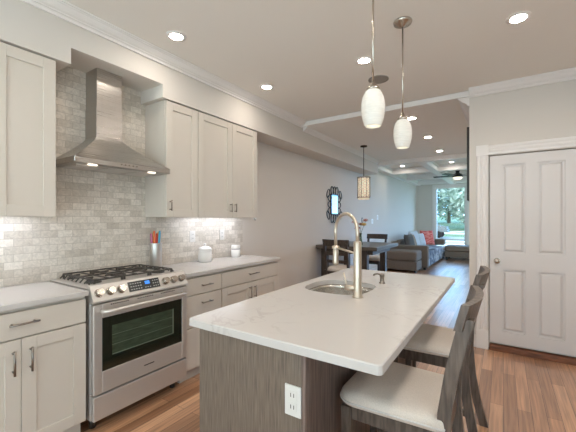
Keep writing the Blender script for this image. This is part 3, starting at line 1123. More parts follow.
# ------------------------------------------------------------------ hood
t = thing('range_hood', 'stainless chimney range hood on the tiled wall above the range', 'hood', (XW, 1.39, 1.72))
H0, H1, HX = 1.024, 1.764, -2.345
C0, C1, CX = 1.262, 1.462, -2.545
g = G()
secs = []
NP = 10
for i in range(NP + 1):
    q = i / NP
    e = (1 - q) ** 1.22
    secs.append((CX + (HX - CX) * e, C0 + (H0 - C0) * e, C1 + (H1 - C1) * e, 1.775 + (1.975 - 1.775) * q))
vs, fs = [], []
for (x, a, b, z) in secs:
    vs += [(XW + 0.01, a, z), (x, a, z), (x, b, z), (XW + 0.01, b, z)]
for i in range(NP):
    for j in range(3):
        fs.append([i * 4 + j, i * 4 + j + 1, (i + 1) * 4 + j + 1, (i + 1) * 4 + j])
g.add(vs, fs, False)
g.build('canopy', 'hoodsteel', t)
g = G()
g.box(XW + 0.01, HX, H0, H1, 1.736, 1.775, 0.003, 1)
rim = g.build('rim', 'hoodsteel', t)
g = G()
for k in range(3):
    yy = H0 + 0.05 + k * 0.215
    g.box(XW + 0.06, HX - 0.09, yy, yy + 0.205, 1.730, 1.737)
    for j in range(9):
        g.box(XW + 0.08 + j * 0.03, XW + 0.092 + j * 0.03, yy + 0.02, yy + 0.185, 1.727, 1.731)
g.build('grease_filter', 'steel', rim)
for yy in (1.16, 1.62):
    G().cyl((HX - 0.05, yy, 1.730), (HX - 0.05, yy, 1.738), 0.03, n=20).build('hood_light', 'hoodlamp', rim)
g = G()
for j in range(5):
    g.cyl((HX - 0.001, 1.34 + 0.03 * j, 1.757), (HX + 0.003, 1.34 + 0.03 * j, 1.757), 0.006, n=10)
g.build('touch_strip', 'handle', rim)
G().box(XW + 0.01, CX, C0, C1, 1.975, 2.20, 0.002, 1).build('chimney_lower', 'hoodsteel', t)
G().box(XW + 0.01, CX - 0.004, C0 + 0.004, C1 - 0.004, 2.20, 2.494, 0.001, 1).build('chimney_upper', 'hoodsteel', t)

# ------------------------------------------------------------------ things on the right counter
ux, uy = -2.640, 1.828
t = thing('utensil_crock', 'stainless cylinder holding coloured utensils beside the range', 'crock', (ux, uy, 0.914))
G().lathe([(0.0, 0.0), (0.050, 0.0), (0.052, 0.004), (0.052, 0.222), (0.0515, 0.226), (0.048, 0.226), (0.047, 0.01), (0.0, 0.008)], (ux, uy, 0.914), 32).build('crock_body', 'steel_v', t)
UT = [((230, 120, 72), 'salmon-orange', -0.022, 0.012), ((240, 164, 84), 'orange', -0.004, -0.024), ((214, 72, 58), 'deep red', 0.006, 0.004), ((80, 172, 206), 'blue', 0.026, 0.014), ((240, 206, 84), 'yellow', 0.034, -0.014), ((196, 112, 150), 'mauve pink', -0.036, -0.010)]
for k, (c, nm, dx, dy) in enumerate(UT):
    mk = mat('handle_%d' % k, c, rough=0.4, noise=0.03)
    h = 0.325 - 0.012 * (k % 3)
    # along the wall = Y; spread them along Y so that they fan out
    b0 = Vector((ux + dy * 0.5, uy + dx * 0.55, 0.926))
    b1 = Vector((ux + dy * 1.1, uy + dx * 1.15, 0.926 + h))
    t = thing('utensil', nm + ' handled utensil standing in the steel crock', 'utensil', b0, 'coloured utensils in the steel crock')
    G().tube([b0, b0.lerp(b1, 0.55)], 0.006, 8).build('shaft', 'nickel', t)
    G().tube([b0.lerp(b1, 0.55), b0.lerp(b1, 0.6), b0.lerp(b1, 0.8), b0.lerp(b1, 0.97), b1], [0.006, 0.009, 0.010, 0.009, 0.005], 10).build('grip', mk, t)

cx, cy = -2.59, 2.37
t = thing('cookie_jar', 'large round white lidded jar on the right counter', 'jar', (cx, cy, 0.914))
G().lathe([(0, 0), (0.060, 0), (0.068, 0.006), (0.070, 0.05), (0.068, 0.105), (0.064, 0.122), (0.0, 0.122)], (cx, cy, 0.914), 32).build('jar_body', 'porcelain', t)
l = G().lathe([(0.071, 0.122), (0.071, 0.130), (0.060, 0.146), (0.035, 0.160), (0.010, 0.165), (0, 0.165)], (cx, cy, 0.914), 32).build('lid', 'porcelain', t)
G().lathe([(0.008, 0.163), (0.008, 0.170), (0.015, 0.178), (0.013, 0.188), (0, 0.191)], (cx, cy, 0.914), 20).build('lid_knob', 'porcelain', l)
cx, cy = -2.62, 2.87
t = thing('canister', 'small white canister with a grey band at the counter end', 'canister', (cx, cy, 0.914))
G().lathe([(0, 0), (0.050, 0), (0.053, 0.004), (0.053, 0.088), (0, 0.088)], (cx, cy, 0.914), 28).build('canister_body', 'porcelain', t)
G().lathe([(0.0535, 0.088), (0.0535, 0.100), (0, 0.100)], (cx, cy, 0.914), 28).build('seal', 'greylid', t)
G().lathe([(0.052, 0.100), (0.052, 0.132), (0.048, 0.137), (0, 0.137)], (cx, cy, 0.914), 28).build('lid', 'porcelain', t)


def outlet_x(y, z, label, x=XW + 0.009, name='wall_outlet', cat='outlet', w=0.072, h=0.116, switch=False, plate='plastic'):
    t = thing(name, label, cat, (x, y, z))
    p = G().box(x, x + 0.006, y - w / 2, y + w / 2, z - h / 2, z + h / 2, 0.002).build('cover_plate', plate, t)
    g = G()
    if switch:
        g.box(x + 0.006, x + 0.010, y - 0.015, y + 0.015, z - 0.032, z + 0.032, 0.002)
        g.build('rocker', 'plastic', t)
    else:
        for dz in (-0.02, 0.02):
            s = G().box(x + 0.006, x + 0.0085, y - 0.016, y + 0.016, z + dz - 0.015, z + dz + 0.015, 0.002).build('socket', 'plastic', t)
            q = G()
            q.box(x + 0.0085, x + 0.009, y - 0.008, y - 0.005, z + dz - 0.006, z + dz + 0.007)
            q.box(x + 0.0085, x + 0.009, y + 0.005, y + 0.008, z + dz - 0.006, z + dz + 0.007)
            q.build('slot', 'slot', s)
    return t


outlet_x(2.31, 1.175, 'white outlet on the backsplash, left of the large white jar')
outlet_x(2.74, 1.175, 'white outlet on the backsplash between the jar and the small canister')
outlet_x(7.25, 1.33, 'small grey wall control right of the scroll mirror', XW, 'thermostat', 'thermostat', 0.10, 0.12, True, 'speaker')
outlet_x(7.95, 1.30, 'white light switch farthest along the dining wall', XW, 'light_switch', 'switch', 0.12, 0.12, True, 'switch_white')
outlet_x(8.35, 1.40, 'small white wall plate high beside the light switch', XW, 'light_switch', 'switch', 0.12, 0.12, True, 'switch_white')

# ------------------------------------------------------------------ island
I0, I1, IY0, IY1 = -1.181, -0.307, 0.978, 2.775
BX0, BX1 = -1.124, -0.660
t = thing('kitchen_island', 'grey-brown stained wood kitchen island under the white quartz top', 'island', (-0.9, 1.88, 0))
SK = (-0.893, 1.985, 0.212, 0.222)     # bowl: centre, half sizes
g = G()
g.box(BX0, BX1, IY0 + 0.045, IY1 - 0.035, 0.1, 0.62)
g.box(BX0, BX1, IY0 + 0.045, SK[1] - SK[3] - 0.02, 0.62, 0.8815)
g.box(BX0, BX1, SK[1] + SK[3] + 0.02, IY1 - 0.035, 0.62, 0.8815)
g.box(BX0, BX0 + 0.006, SK[1] - SK[3] - 0.02, SK[1] + SK[3] + 0.02, 0.62, 0.8815)
g.box(BX1 - 0.006, BX1, SK[1] - SK[3] - 0.02, SK[1] + SK[3] + 0.02, 0.62, 0.8815)
g.build('carcass', 'islanddark', t)
G().box(BX0 + 0.07, BX1, IY0 + 0.045, IY1 - 0.035, 0, 0.1).build('toe_kick', 'islanddark', t)
G().box(BX0 - 0.004, -0.584, IY0 + 0.022, IY0 + 0.043, 0, 0.8815, 0.001, 1).build('end_panel', 'islandwood', t)
G().box(-0.600, -0.582, IY0 + 0.019, IY0 + 0.060, 0, 0.8815, 0.002, 1).build('corner_post', 'islanddark', t)
G().box(BX0 - 0.004, -0.584, IY1 - 0.034, IY1 - 0.014, 0, 0.8815, 0.001, 1).build('end_panel', 'islandwood', t)
yy = [IY0 + 0.047, 1.43, 1.72, 2.23, IY1 - 0.037]
for k in range(4):
    a, b = yy[k] + 0.002, yy[k + 1] - 0.002
    x = BX0
    g = G()
    g.box(x - 0.021, x - 0.001, a, a + 0.06, 0.11, 0.87, 0.0015, 1)
    g.box(x - 0.021, x - 0.001, b - 0.06, b, 0.11, 0.87, 0.0015, 1)
    g.box(x - 0.021, x - 0.001, a + 0.06, b - 0.06, 0.11, 0.17, 0.0015, 1)
    g.box(x - 0.021, x - 0.001, a + 0.06, b - 0.06, 0.81, 0.87, 0.0015, 1)
    g.box(x - 0.012, x - 0.001, a + 0.056, b - 0.056, 0.166, 0.814)
    d = g.build('door', 'islandwood', t)
    h = G().cyl((x - 0.052, b - 0.03, 0.62), (x - 0.052, b - 0.03, 0.78), 0.0055, n=10)
    for hz in (0.64, 0.76):
        h.cyl((x - 0.021, b - 0.03, hz), (x - 0.052, b - 0.03, hz), 0.0045, n=8)
    h.build('handle', 'handle', d)

# worktop with a hole for the bowl


def superell(cx, cy, a, b, p, n=48):
    out = []
    for i in range(n):
        q = 2 * PI * i / n
        c, s = math.cos(q), math.sin(q)
        out.append((cx + a * math.copysign(abs(c) ** (2 / p), c), cy + b * math.copysign(abs(s) ** (2 / p), s)))
    return out


hole = superell(SK[0], SK[1], SK[2] - 0.004, SK[3] - 0.004, 3.0)
rc = 0.018
outer = []
for (ccx, ccy, a0) in ((I1 - rc, IY1 - rc, 0), (I0 + rc, IY1 - rc, 90), (I0 + rc, IY0 + rc, 180), (I1 - rc, IY0 + rc, 270)):
    for k in range(5):
        q = math.radians(a0 + 22.5 * k)
        outer.append((ccx + rc * math.cos(q), ccy + rc * math.sin(q)))
ocx, ocy = (I0 + I1) / 2, (IY0 + IY1) / 2
ch = 0.004
inner = [(ocx + (x - ocx) * (1 - 2 * ch / (I1 - I0)), ocy + (y - ocy) * (1 - 2 * ch / (IY1 - IY0))) for x, y in outer]
g = G()
for z in (0.914, 0.882):
    bm = bmesh.new()
    ring_o = inner if z > 0.9 else outer
    ov = [bm.verts.new((x, y, z)) for x, y in ring_o]
    hv = [bm.verts.new((x, y, z)) for x, y in hole]
    ed = [bm.edges.new((r_[k], r_[(k + 1) % len(r_)])) for r_ in (ov, hv) for k in range(len(r_))]
    bmesh.ops.triangle_fill(bm, edges=ed, use_beauty=True, use_dissolve=False)
    g.from_bm(bm)


def strip(r0, z0, r1, z1):
    n_ = len(r0)
    g.add([(x, y, z0) for x, y in r0] + [(x, y, z1) for x, y in r1], [[k, (k + 1) % n_, n_ + (k + 1) % n_, n_ + k] for k in range(n_)])


strip(inner, 0.914, outer, 0.914 - ch)
strip(outer, 0.914 - ch, outer, 0.882)
strip(hole, 0.914, hole, 0.882)
wt = g.build('island_worktop', 'quartz', origin=(-0.744, 1.877, 0.882))
tag(wt, 'large white quartz island top with faint grey veins and sink cutout', 'worktop')

# sink bowl
t = thing('sink', 'rounded undermount steel sink set into the island top', 'sink', (SK[0], SK[1], 0.70))
g = G()
rings = []
for (sc, z, p) in ((1.03, 0.8815, 3.0), (0.995, 0.8815, 3.0), (0.985, 0.86, 3.0), (0.96, 0.74, 3.2), (0.90, 0.715, 3.0), (0.6, 0.708, 2.6), (0.2, 0.704, 2.0)):
    rings.append([(x, y, z) for x, y in superell(SK[0], SK[1], SK[2] * sc, SK[3] * sc, p)])
vs = [p for r_ in rings for p in r_]
fs = []
for k in range(len(rings) - 1):
    for i in range(48):
        j = (i + 1) % 48
        fs.append([k * 48 + i, k * 48 + j, (k + 1) * 48 + j, (k + 1) * 48 + i])
fs.append([(len(rings) - 1) * 48 + i for i in range(48)])
g.add(vs, fs, True)
g.build('bowl', 'sinksteel', t)
G().cyl((SK[0], SK[1], 0.7045), (SK[0], SK[1], 0.709), 0.035, n=24).build('drain', 'handle', t)

# faucet
fx, fy, fz = -0.690, 1.765, 0.914
t = thing('kitchen_faucet', 'tall brushed nickel gooseneck faucet beside the island sink', 'faucet', (fx, fy, fz))
fd = Vector((-0.80, 0.60, 0)).normalized()
G().lathe([(0, 0), (0.030, 0), (0.030, 0.008), (0.024, 0.014), (0.0225, 0.10), (0.0225, 0.31), (0.019, 0.318), (0, 0.318)], (fx, fy, fz), 24).build('column', 'faucet', t)
g = G()
R = 0.130
pts = [(fx, fy, fz + 0.31), (fx, fy, fz + 0.36)]
for i in range(0, 19):
    q = PI - PI * i / 18
    o = fd * (R + R * math.cos(q))
    pts.append((fx + o.x, fy + o.y, fz + 0.365 + 0.11 * math.sin(q)))
e = fd * (2 * R)
pts.append((fx + e.x, fy + e.y, fz + 0.27))
g.tube(pts, 0.0105, 12)
g.build('spout', 'faucet', t)
sh = G().lathe([(0.010, 0.275), (0.017, 0.268), (0.018, 0.20), (0.0195, 0.165), (0.017, 0.150), (0, 0.150)], (fx + e.x, fy + e.y, fz), 20)
sh.build('spray_head', 'faucet', t)
g = G()
a = Vector((fx, fy, fz + 0.245)); b = Vector((fx + e.x, fy + e.y, fz + 0.262))
g.tube([a, b], 0.0065, 10)
g.lathe([(0.024, 0.254), (0.024, 0.270), (0.018, 0.272), (0.018, 0.252), (0.024, 0.254)], (fx + e.x, fy + e.y, fz), 18)
g.build('spray_holder', 'faucet', t)
lv = Vector((-0.62, -0.10, 0)).normalized()
g = G()
p = Vector((fx, fy, fz + 0.050))
g.cyl(p, p + lv * 0.072, 0.0165, n=16)
g.tube([p + lv * 0.062, p + lv * 0.066 + Vector((0, 0, 0.025)), p + lv * 0.080 + Vector((0, 0, 0.085))], [0.006, 0.006, 0.0045], 10)
g.build('lever', 'faucet', t)
sx, sy = -0.700, 2.245
t = thing('soap_dispenser', 'short brushed nickel soap pump on the island behind the faucet', 'soap dispenser', (sx, sy, 0.914))
G().lathe([(0, 0), (0.021, 0), (0.021, 0.006), (0.014, 0.010), (0.013, 0.045), (0.016, 0.048), (0.016, 0.066), (0, 0.068)], (sx, sy, 0.914), 20).build('pump_body', 'handle', t)
G().tube([(sx, sy, 0.972), (sx - 0.03, sy - 0.005, 0.978), (sx - 0.050, sy - 0.010, 0.974), (sx - 0.056, sy - 0.010, 0.964)], 0.0065, 10).build('pump_spout', 'handle', t)

# island outlet (faces the camera side)
oy = IY0 + 0.022
ox, oz = -0.634, 0.702
t = thing('wall_outlet', 'white double outlet on the end panel of the island', 'outlet', (ox, oy, oz))
G().box(ox - 0.034, ox + 0.034, oy - 0.006, oy, oz - 0.055, oz + 0.055, 0.002).build('cover_plate', 'plastic', t)
for dz in (-0.021, 0.021):
    s = G().box(ox - 0.017, ox + 0.017, oy - 0.0085, oy - 0.006, oz + dz - 0.016, oz + dz + 0.016, 0.002).build('socket', 'plastic', t)
    q = G()
    q.box(ox - 0.008, ox - 0.005, oy - 0.0092, oy - 0.0085, oz + dz - 0.006, oz + dz + 0.008)
    q.box(ox + 0.005, ox + 0.008, oy - 0.0092, oy - 0.0085, oz + dz - 0.006, oz + dz + 0.008)
    q.build('slot', 'slot', s)


# ------------------------------------------------------------------ stools and dining chairs
def chair(name, label, cat, group, wood, origin=(0, 0, 0)):
    """counter-height ladder-back seat; sits facing -X, centre of the seat at the origin"""
    t = thing(name, label, cat, (0, 0, 0), group)
    W, FX, RX = 0.205, -0.215, 0.20
    # legs
    for s in (-1, 1):
        g = G()
        y = s * (W - 0.022)
        st = [((FX + 0.025, y, 0.0), 0.017), ((FX + 0.025, y, 0.53), 0.023)]
        vs = []
        for (p, h) in st:
            vs += [(p[0] - h, p[1] - h, p[2]), (p[0] + h, p[1] - h, p[2]), (p[0] + h, p[1] + h, p[2]), (p[0] - h, p[1] + h, p[2])]
        g.add(vs, [[0, 1, 2, 3], [4, 5, 6, 7], [0, 1, 5, 4], [1, 2, 6, 5], [2, 3, 7, 6], [3, 0, 4, 7]])
        g.build('front_leg', wood, t)
        g = G()
        prof = [(RX + 0.085, 0.0), (RX + 0.045, 0.15), (RX + 0.015, 0.32), (RX + 0.0, 0.50), (RX + 0.005, 0.62), (RX + 0.030, 0.78), (RX + 0.062, 0.92), (RX + 0.080, 0.99)]
        path = []
        for (x, z) in prof:
            path.append(((x, y, z), (1, 0, 0), (0, 1, 0)))
        hx, hy = 0.024, 0.017
        g.sweep(path, [(-hx, -hy), (hx, -hy), (hx, hy), (-hx, hy)])
        g.build('rear_leg', wood, t)
    # seat rails
    g = G()
    g.box(FX + 0.004, RX, -W + 0.012, -W + 0.036, 0.475, 0.545, 0.002, 1)
    g.box(FX + 0.004, RX, W - 0.036, W - 0.012, 0.475, 0.545, 0.002, 1)
    g.box(FX + 0.006, FX + 0.03, -W + 0.036, W - 0.036, 0.475, 0.545, 0.002, 1)
    g.box(RX - 0.015, RX + 0.01, -W + 0.036, W - 0.036, 0.475, 0.545, 0.002, 1)
    g.build('seat_rail', wood, t)
    # stretchers
    for y in (-W + 0.022, W - 0.022):
        G().box(FX + 0.03, RX + 0.02, y - 0.011, y + 0.011, 0.22, 0.255, 0.002, 1).build('stretcher', wood, t)
    G().box(FX + 0.014, FX + 0.036, -W + 0.03, W - 0.03, 0.17, 0.21, 0.002, 1).build('foot_rest', wood, t)
    # cushion: rounded front corners, domed top
    n = 14
    outl = []
    x0, x1, w = FX - 0.015, RX + 0.005, W + 0.022
    rr = 0.075
    for k in range(7):
        q = PI + PI / 2 * k / 6
        outl.append((x0 + rr + rr * math.cos(q), -w + rr + rr * math.sin(q)))
    outl += [(x1, -w + 0.018), (x1, w - 0.018)]
    for k in range(7):
        q = PI / 2 + PI / 2 * k / 6
        outl.append((x0 + rr + rr * math.cos(q), w - rr + rr * math.sin(q)))
    cxm = (x0 + x1) / 2
    g = G()
    vs = []
    lv_ = [(0.97, 0.545), (1.0, 0.553), (1.0, 0.572), (0.985, 0.586), (0.94, 0.597), (0.82, 0.606), (0.5, 0.612), (0.2, 0.614)]
    for (sc, z) in lv_:
        vs += [(cxm + (x - cxm) * sc, y * sc, z) for x, y in outl]
    m_ = len(outl)
    fs = [[k * m_ + i, k * m_ + (i + 1) % m_, (k + 1) * m_ + (i + 1) % m_, (k + 1) * m_ + i] for k in range(len(lv_) - 1) for i in range(m_)]
    fs.append(list(range(m_))[::-1])
    fs.append([(len(lv_) - 1) * m_ + i for i in range(m_)])
    g.add(vs, fs, True)
    cu = g.build('seat_cushion', 'seat', t)
    loop = [(cxm + (x - cxm) * 1.004, y * 1.004, 0.5625) for x, y in outl]
    G().tube(loop + [loop[0]], 0.0045, 6).build('seat_piping', 'piping', cu)
    # back: curved crest and two curved slats
    def rail(z0, z1, dep, th, name, over, dx=0.0):
        g = G()
        st = []
        for k in range(13):
            q = -1 + 2 * k / 12
            y = q * (W + over)
            def bx(z):
                zs = [c[1] for c in prof]
                for i in range(len(prof) - 1):
                    if prof[i][1] <= z <= prof[i + 1][1]:
                        u = (z - prof[i][1]) / (prof[i + 1][1] - prof[i][1])
                        return prof[i][0] + u * (prof[i + 1][0] - prof[i][0])
                return prof[-1][0] + (z - prof[-1][1]) * 0.27
            b = dep * (1 - q * q) + dx
            st.append([(bx(z0) + b - th / 2, y, z0), (bx(z0) + b + th / 2, y, z0), (bx(z1) + b + th / 2, y, z1), (bx(z1) + b - th / 2, y, z1)])
        vs = [p for s_ in st for p in s_]
        fs = []
        for k in range(12):
            for i in range(4):
                j = (i + 1) % 4
                fs.append([k * 4 + i, k * 4 + j, (k + 1) * 4 + j, (k + 1) * 4 + i])
        fs += [[0, 1, 2, 3][::-1], [48, 49, 50, 51]]
        g.add(vs, fs, False)
        g.build(name, wood, t)
    rail(0.945, 1.045, 0.034, 0.028, 'crest_rail', 0.010, -0.018)
    rail(0.80, 0.85, 0.012, 0.016, 'back_slat', -0.02, -0.006)
    rail(0.68, 0.73, 0.012, 0.016, 'back_slat', -0.02, -0.006)
    return t


st = chair('bar_stool', 'weathered wood counter stool at the near end of the island, its seat in full view', 'stool', 'counter stools along the island', 'stoolwood')
st.location = (-0.392, 1.555, 0)
dup(st, (-0.392, 2.325, 0), 'weathered wood counter stool closer to the white door', 'counter stools along the island')

dc = chair('dining_chair', 'dark ladder-back dining chair with its back to the island', 'chair', 'dark chairs around the dining table', 'diningwood')
dc.location = (-2.13, 4.82, 0)
dc.rotation_euler = (0, 0, -PI / 2)
d2 = dup(dc, (-2.20, 6.46, 0), 'dark ladder-back dining chair on the far side of the table', 'dark chairs around the dining table')
d2.rotation_euler = (0, 0, PI / 2)

# dining table
t = thing('dining_table', 'square counter-height dark wood dining table against the left wall', 'table', (-2.18, 5.58, 0))
G().box(-2.70, -1.63, 4.97, 6.20, 0.858, 0.914, 0.006).build('tabletop', 'tablewood', t)
G().box(-2.66, -1.74, 5.10, 6.07, 0.78, 0.858, 0.003).build('apron', 'diningwood', t)
for x in (-2.64, -1.92):
    for y in (5.06, 6.02):
        G().box(x, x + 0.10, y, y + 0.10, 0, 0.858, 0.004).build('leg', 'diningwood', t)

# vase of flowers
vx, vy = -2.06, 5.38
t = thing('glass_vase', 'clear glass vase with flowers on the dining table', 'vase', (vx, vy, 0.914))
G().lathe([(0, 0), (0.042, 0), (0.046, 0.006), (0.036, 0.10), (0.030, 0.17), (0.038, 0.20), (0.036, 0.20), (0.027, 0.17), (0.033, 0.10), (0.042, 0.012), (0, 0.010)], (vx, vy, 0.914), 20).build('vase_body', 'vaseglass', t)
FL = [((214, 130, 84), 'orange', -0.11, 0.03, 0.37), ((222, 170, 160), 'pale pink', 0.08, 0.05, 0.40), ((196, 90, 80), 'coral red', -0.02, -0.06, 0.27), ((230, 200, 120), 'yellow', 0.09, -0.05, 0.33), ((200, 150, 130), 'dusty peach', -0.03, 0.12, 0.33)]
for k, (c, nm, dx, dy, h) in enumerate(FL):
    t = thing('flower', nm + ' flower standing in the glass vase', 'flower', (vx, vy, 0.93), 'flowers in the vase on the dining table')
    G().tube([(vx + dx * 0.1, vy + dy * 0.1, 0.93), (vx + dx * 0.16, vy + dy * 0.16, 1.10), (vx + dx, vy + dy, 0.914 + h)], 0.003, 6).build('stem', 'stem', t)
    g = G()
    c0 = Vector((vx + dx, vy + dy, 0.914 + h))
    for ring, (n_, rr, up) in enumerate(((9, 0.074, 0.014), (7, 0.054, 0.040), (5, 0.030, 0.054))):
        for i in range(n_):
            a = 2 * PI * (i + 0.5 * ring) / n_
            o = Vector((math.cos(a), math.sin(a), 0))
            s_ = Vector((-math.sin(a), math.cos(a), 0)) * rr * 0.45
            g.add([c0, c0 + o * rr * 0.6 + s_ + Vector((0, 0, up * 0.6)), c0 + o * rr + Vector((0, 0, up)), c0 + o * rr * 0.6 - s_ + Vector((0, 0, up * 0.6))], [[0, 1, 2, 3]])
    g.build('bloom', mat('bloom_%d' % k, c, rough=0.7, noise=0.1), t)

# scroll mirror on the dining wall
my, mz = 5.74, 1.63
t = thing('scroll_mirror', 'small rectangular mirror in a black scrolled iron frame', 'mirror', (XW, my, mz))
G().box(XW + 0.018, XW + 0.026, my - 0.14, my + 0.14, mz - 0.175, mz + 0.185, 0.002).build('mirror_glass', 'mirror', t)
g = G()


def oval(cy_, cz_, a, b, r=0.0085, rot=0.0):
    pts = []
    for i in range(21):
        q = 2 * PI * i / 20
        u, w = a * math.cos(q), b * math.sin(q)
        pts.append((XW + 0.02, cy_ + u * math.cos(rot) - w * math.sin(rot), cz_ + u * math.sin(rot) + w * math.cos(rot)))
    g.tube(pts, r, 6)


for sgn in (-1, 1):
    for k in (-1, 0, 1):
        oval(my + k * 0.10, mz + sgn * 0.255, 0.055, 0.090, rot=-k * sgn * 0.25)
    oval(my + sgn * 0.27, mz + sgn * 0.0 + 0.20, 0.05, 0.085, rot=sgn * 0.5)
    oval(my + sgn * 0.27, mz - 0.20, 0.05, 0.085, rot=-sgn * 0.5)
    for k in (-1, 0, 1):
        oval(my + sgn * 0.205, mz + k * 0.12, 0.075, 0.055)
    g.box(XW + 0.004, XW + 0.03, my + sgn * 0.145 - 0.008, my + sgn * 0.145 + 0.008, mz - 0.19, mz + 0.20)
    g.box(XW + 0.004, XW + 0.03, my - 0.15, my + 0.15, mz + 0.005 + sgn * 0.19 - 0.008, mz + 0.005 + sgn * 0.19 + 0.008)
g.build('scroll_frame', 'black', t)

# dark framed picture on the side wall, edge on
t = thing('picture_frame', 'dark framed picture seen edge-on past the end of the wall by the door', 'picture', (XE, 4.5, 1.57))
G().box(XE - 0.029, XE - 0.001, 4.06, 4.95, 1.56, 2.36, 0.003).build('frame', 'black', t)
G().box(XE - 0.031, XE - 0.028, 4.11, 4.90, 1.61, 2.31).build('print', 'art', t)

# ------------------------------------------------------------------ ceiling fixtures


def downlight(x, y, z, label, group, r=0.046):
    t = thing('recessed_light', label, 'light', (x, y, z), group)
    G().lathe([(r + 0.028, 0.0), (r + 0.027, -0.004), (r + 0.004, -0.009), (r, -0.006), (r, 0.0)], (x, y, z), 32).build('trim_ring', 'trim', t)
    G().lathe([(r, -0.003), (r * 0.5, -0.0035), (0, -0.0035)], (x, y, z), 32).build('diffuser', 'lamp_bright' if (z == ZC and 0 < x < 0.3 and y > 1) or z == ZD else 'lamp_white', t)
    return t


KG = 'recessed lights in the kitchen ceiling'
downlight(-2.06, 1.60, ZC, 'recessed ceiling light above the hood by the soffit crown', KG)
downlight(-2.06, 2.73, ZC, 'recessed ceiling light above the two-door wall cabinet near the soffit', KG)
downlight(-1.01, 2.74, ZC, 'recessed ceiling light behind the nearer pendant lamp', KG)
downlight(0.085, 2.74, ZC, 'recessed ceiling light closest to the door wall, upper right', KG)
UG = 'recessed lights above and behind the camera'
for (x, y) in ((-1.01, 1.60), (0.22, 1.45), (-1.9, -0.35), (-1.01, 0.45), (0.10, 0.30), (-1.0, -1.1), (0.9, -1.1), (1.15, 0.3), (1.15, 2.7)):
    downlight(x, y, ZC, 'recessed ceiling light in the part of the kitchen around the camera', UG)
DG = 'recessed lights in the dining ceiling'
downlight(-1.00, 4.45, ZD, 'nearest recessed light in the dining ceiling beside the farther pendant', DG)
downlight(-1.01, 5.62, ZD, 'second recessed light in the dining ceiling after the pendants', DG)
downlight(-1.03, 6.88, ZD, 'third recessed light in the dining ceiling just before the beams', DG)
LG = 'recessed lights in the living room coffers'
downlight(-2.20, 8.75, ZL, 'recessed light in the left ceiling coffer', LG)
downlight(-1.05, 8.80, ZL, 'recessed light in the middle ceiling coffer', LG)

t = thing('ceiling_speaker', 'round grey ceiling speaker behind the nearer pendant rod', 'speaker', (-1.03, 3.19, ZC))
G().lathe([(0.098, 0), (0.098, -0.006), (0.086, -0.010), (0.084, -0.006)], (-1.03, 3.19, ZC), 32).build('ring', 'speaker', t)
G().lathe([(0.085, -0.005), (0.05, -0.006), (0, -0.006)], (-1.03, 3.19, ZC), 32).build('grille', 'speaker', t)


def pendant(label):
    t = thing('pendant_lamp', label, 'pendant lamp', (0, 0, 0), 'pendants over the island')
    G().lathe([(0.0, 0), (0.062, 0), (0.064, -0.006), (0.058, -0.018), (0.035, -0.024), (0.018, -0.040), (0.0, -0.042)], (0, 0, 0), 32).build('ceiling_canopy', 'nickel', t)
    G().cyl((0, 0, -0.66), (0, 0, -0.035), 0.0055, n=10).build('rod', 'nickel', t)
    G().lathe([(0.0, -0.640), (0.010, -0.642), (0.014, -0.655), (0.020, -0.662), (0.034, -0.676), (0.036, -0.688), (0.0, -0.690)], (0, 0, 0), 24).build('socket_cap', 'nickel', t)
    prof = []
    for i in range(34):
        q = i / 33
        z = -0.690 - 0.192 * q
        u = (q - 0.48) / 0.52
        r = 0.0615 - 0.020 * u * u - (0.012 * u ** 4 if u < 0 else 0.0)
        r += 0.0016 * (1 if i % 2 else -1)
        prof.append((r, z))
    inn = [(r - 0.003, z) for r, z in prof[::-1]]
    sh = G().lathe(prof + inn, (0, 0, 0), 40).build('shade', 'pendant', t)
    bm_ = bmesh.new()
    bmesh.ops.create_uvsphere(bm_, u_segments=16, v_segments=10, radius=0.026)
    bmesh.ops.transform(bm_, matrix=Matrix.Translation((0, 0, -0.79)) @ Matrix.Diagonal((1, 1, 1.5, 1)), verts=bm_.verts)
    G().from_bm(bm_, True).build('bulb', 'bulb', t)
    return t


p1 = pendant('nearer white ribbed glass pendant lamp over the island, seen larger')
p1.location = (-0.585, 1.72, ZC)
dup(p1, (-0.588, 2.35, ZC), 'farther white ribbed glass pendant with its round nickel ceiling plate visible', 'pendants over the island')

# dining pendant: drum with metal leaf cage
px, py = -2.10, 5.67
t = thing('dining_pendant', 'small cylindrical pendant with a mosaic drum shade over the dining table', 'pendant lamp', (px, py, ZD))
G().lathe([(0, 0), (0.06, 0), (0.06, -0.02), (0.02, -0.028), (0, -0.028)], (px, py, ZD), 24).build('ceiling_canopy', 'bronze', t)
G().cyl((px, py, 2.11), (px, py, ZD - 0.02), 0.006, n=8).build('rod', 'bronze', t)
G().lathe([(0.0, 2.09), (0.098, 2.09), (0.098, 1.71), (0.09, 1.71), (0.09, 2.08), (0, 2.08)], (px, py, 0), 28).build('shade', 'cage', t)
g = G()
for z in (2.095, 1.735):
    g.lathe([(0.118, z), (0.122, z + 0.008), (0.118, z + 0.016), (0.113, z + 0.008), (0.118, z)], (px, py, 0), 28)
rnd = random.Random(3)
for i in range(8):
    a = i * PI / 4
    g.cyl((px + 0.118 * math.cos(a), py + 0.118 * math.sin(a), 1.735), (px + 0.118 * math.cos(a), py + 0.118 * math.sin(a), 2.105), 0.0045, n=6)
for k in range(5):
    for i in range(9):
        a = 2 * PI * (i + 0.5 * (k % 2)) / 9
        c = Vector((px + 0.108 * math.cos(a), py + 0.108 * math.sin(a), 1.78 + 0.07 * k))
        tv = Vector((-math.sin(a), math.cos(a), 0))
        pts = [c + tv * (0.030 * math.cos(q)) + Vector((0, 0, 0.030 * math.sin(q))) for q in [2 * PI * j / 8 for j in range(9)]]
        g.tube(pts, 0.0028, 5)
g.cyl((px - 0.118, py, 2.103), (px + 0.118, py, 2.103), 0.004, n=6)
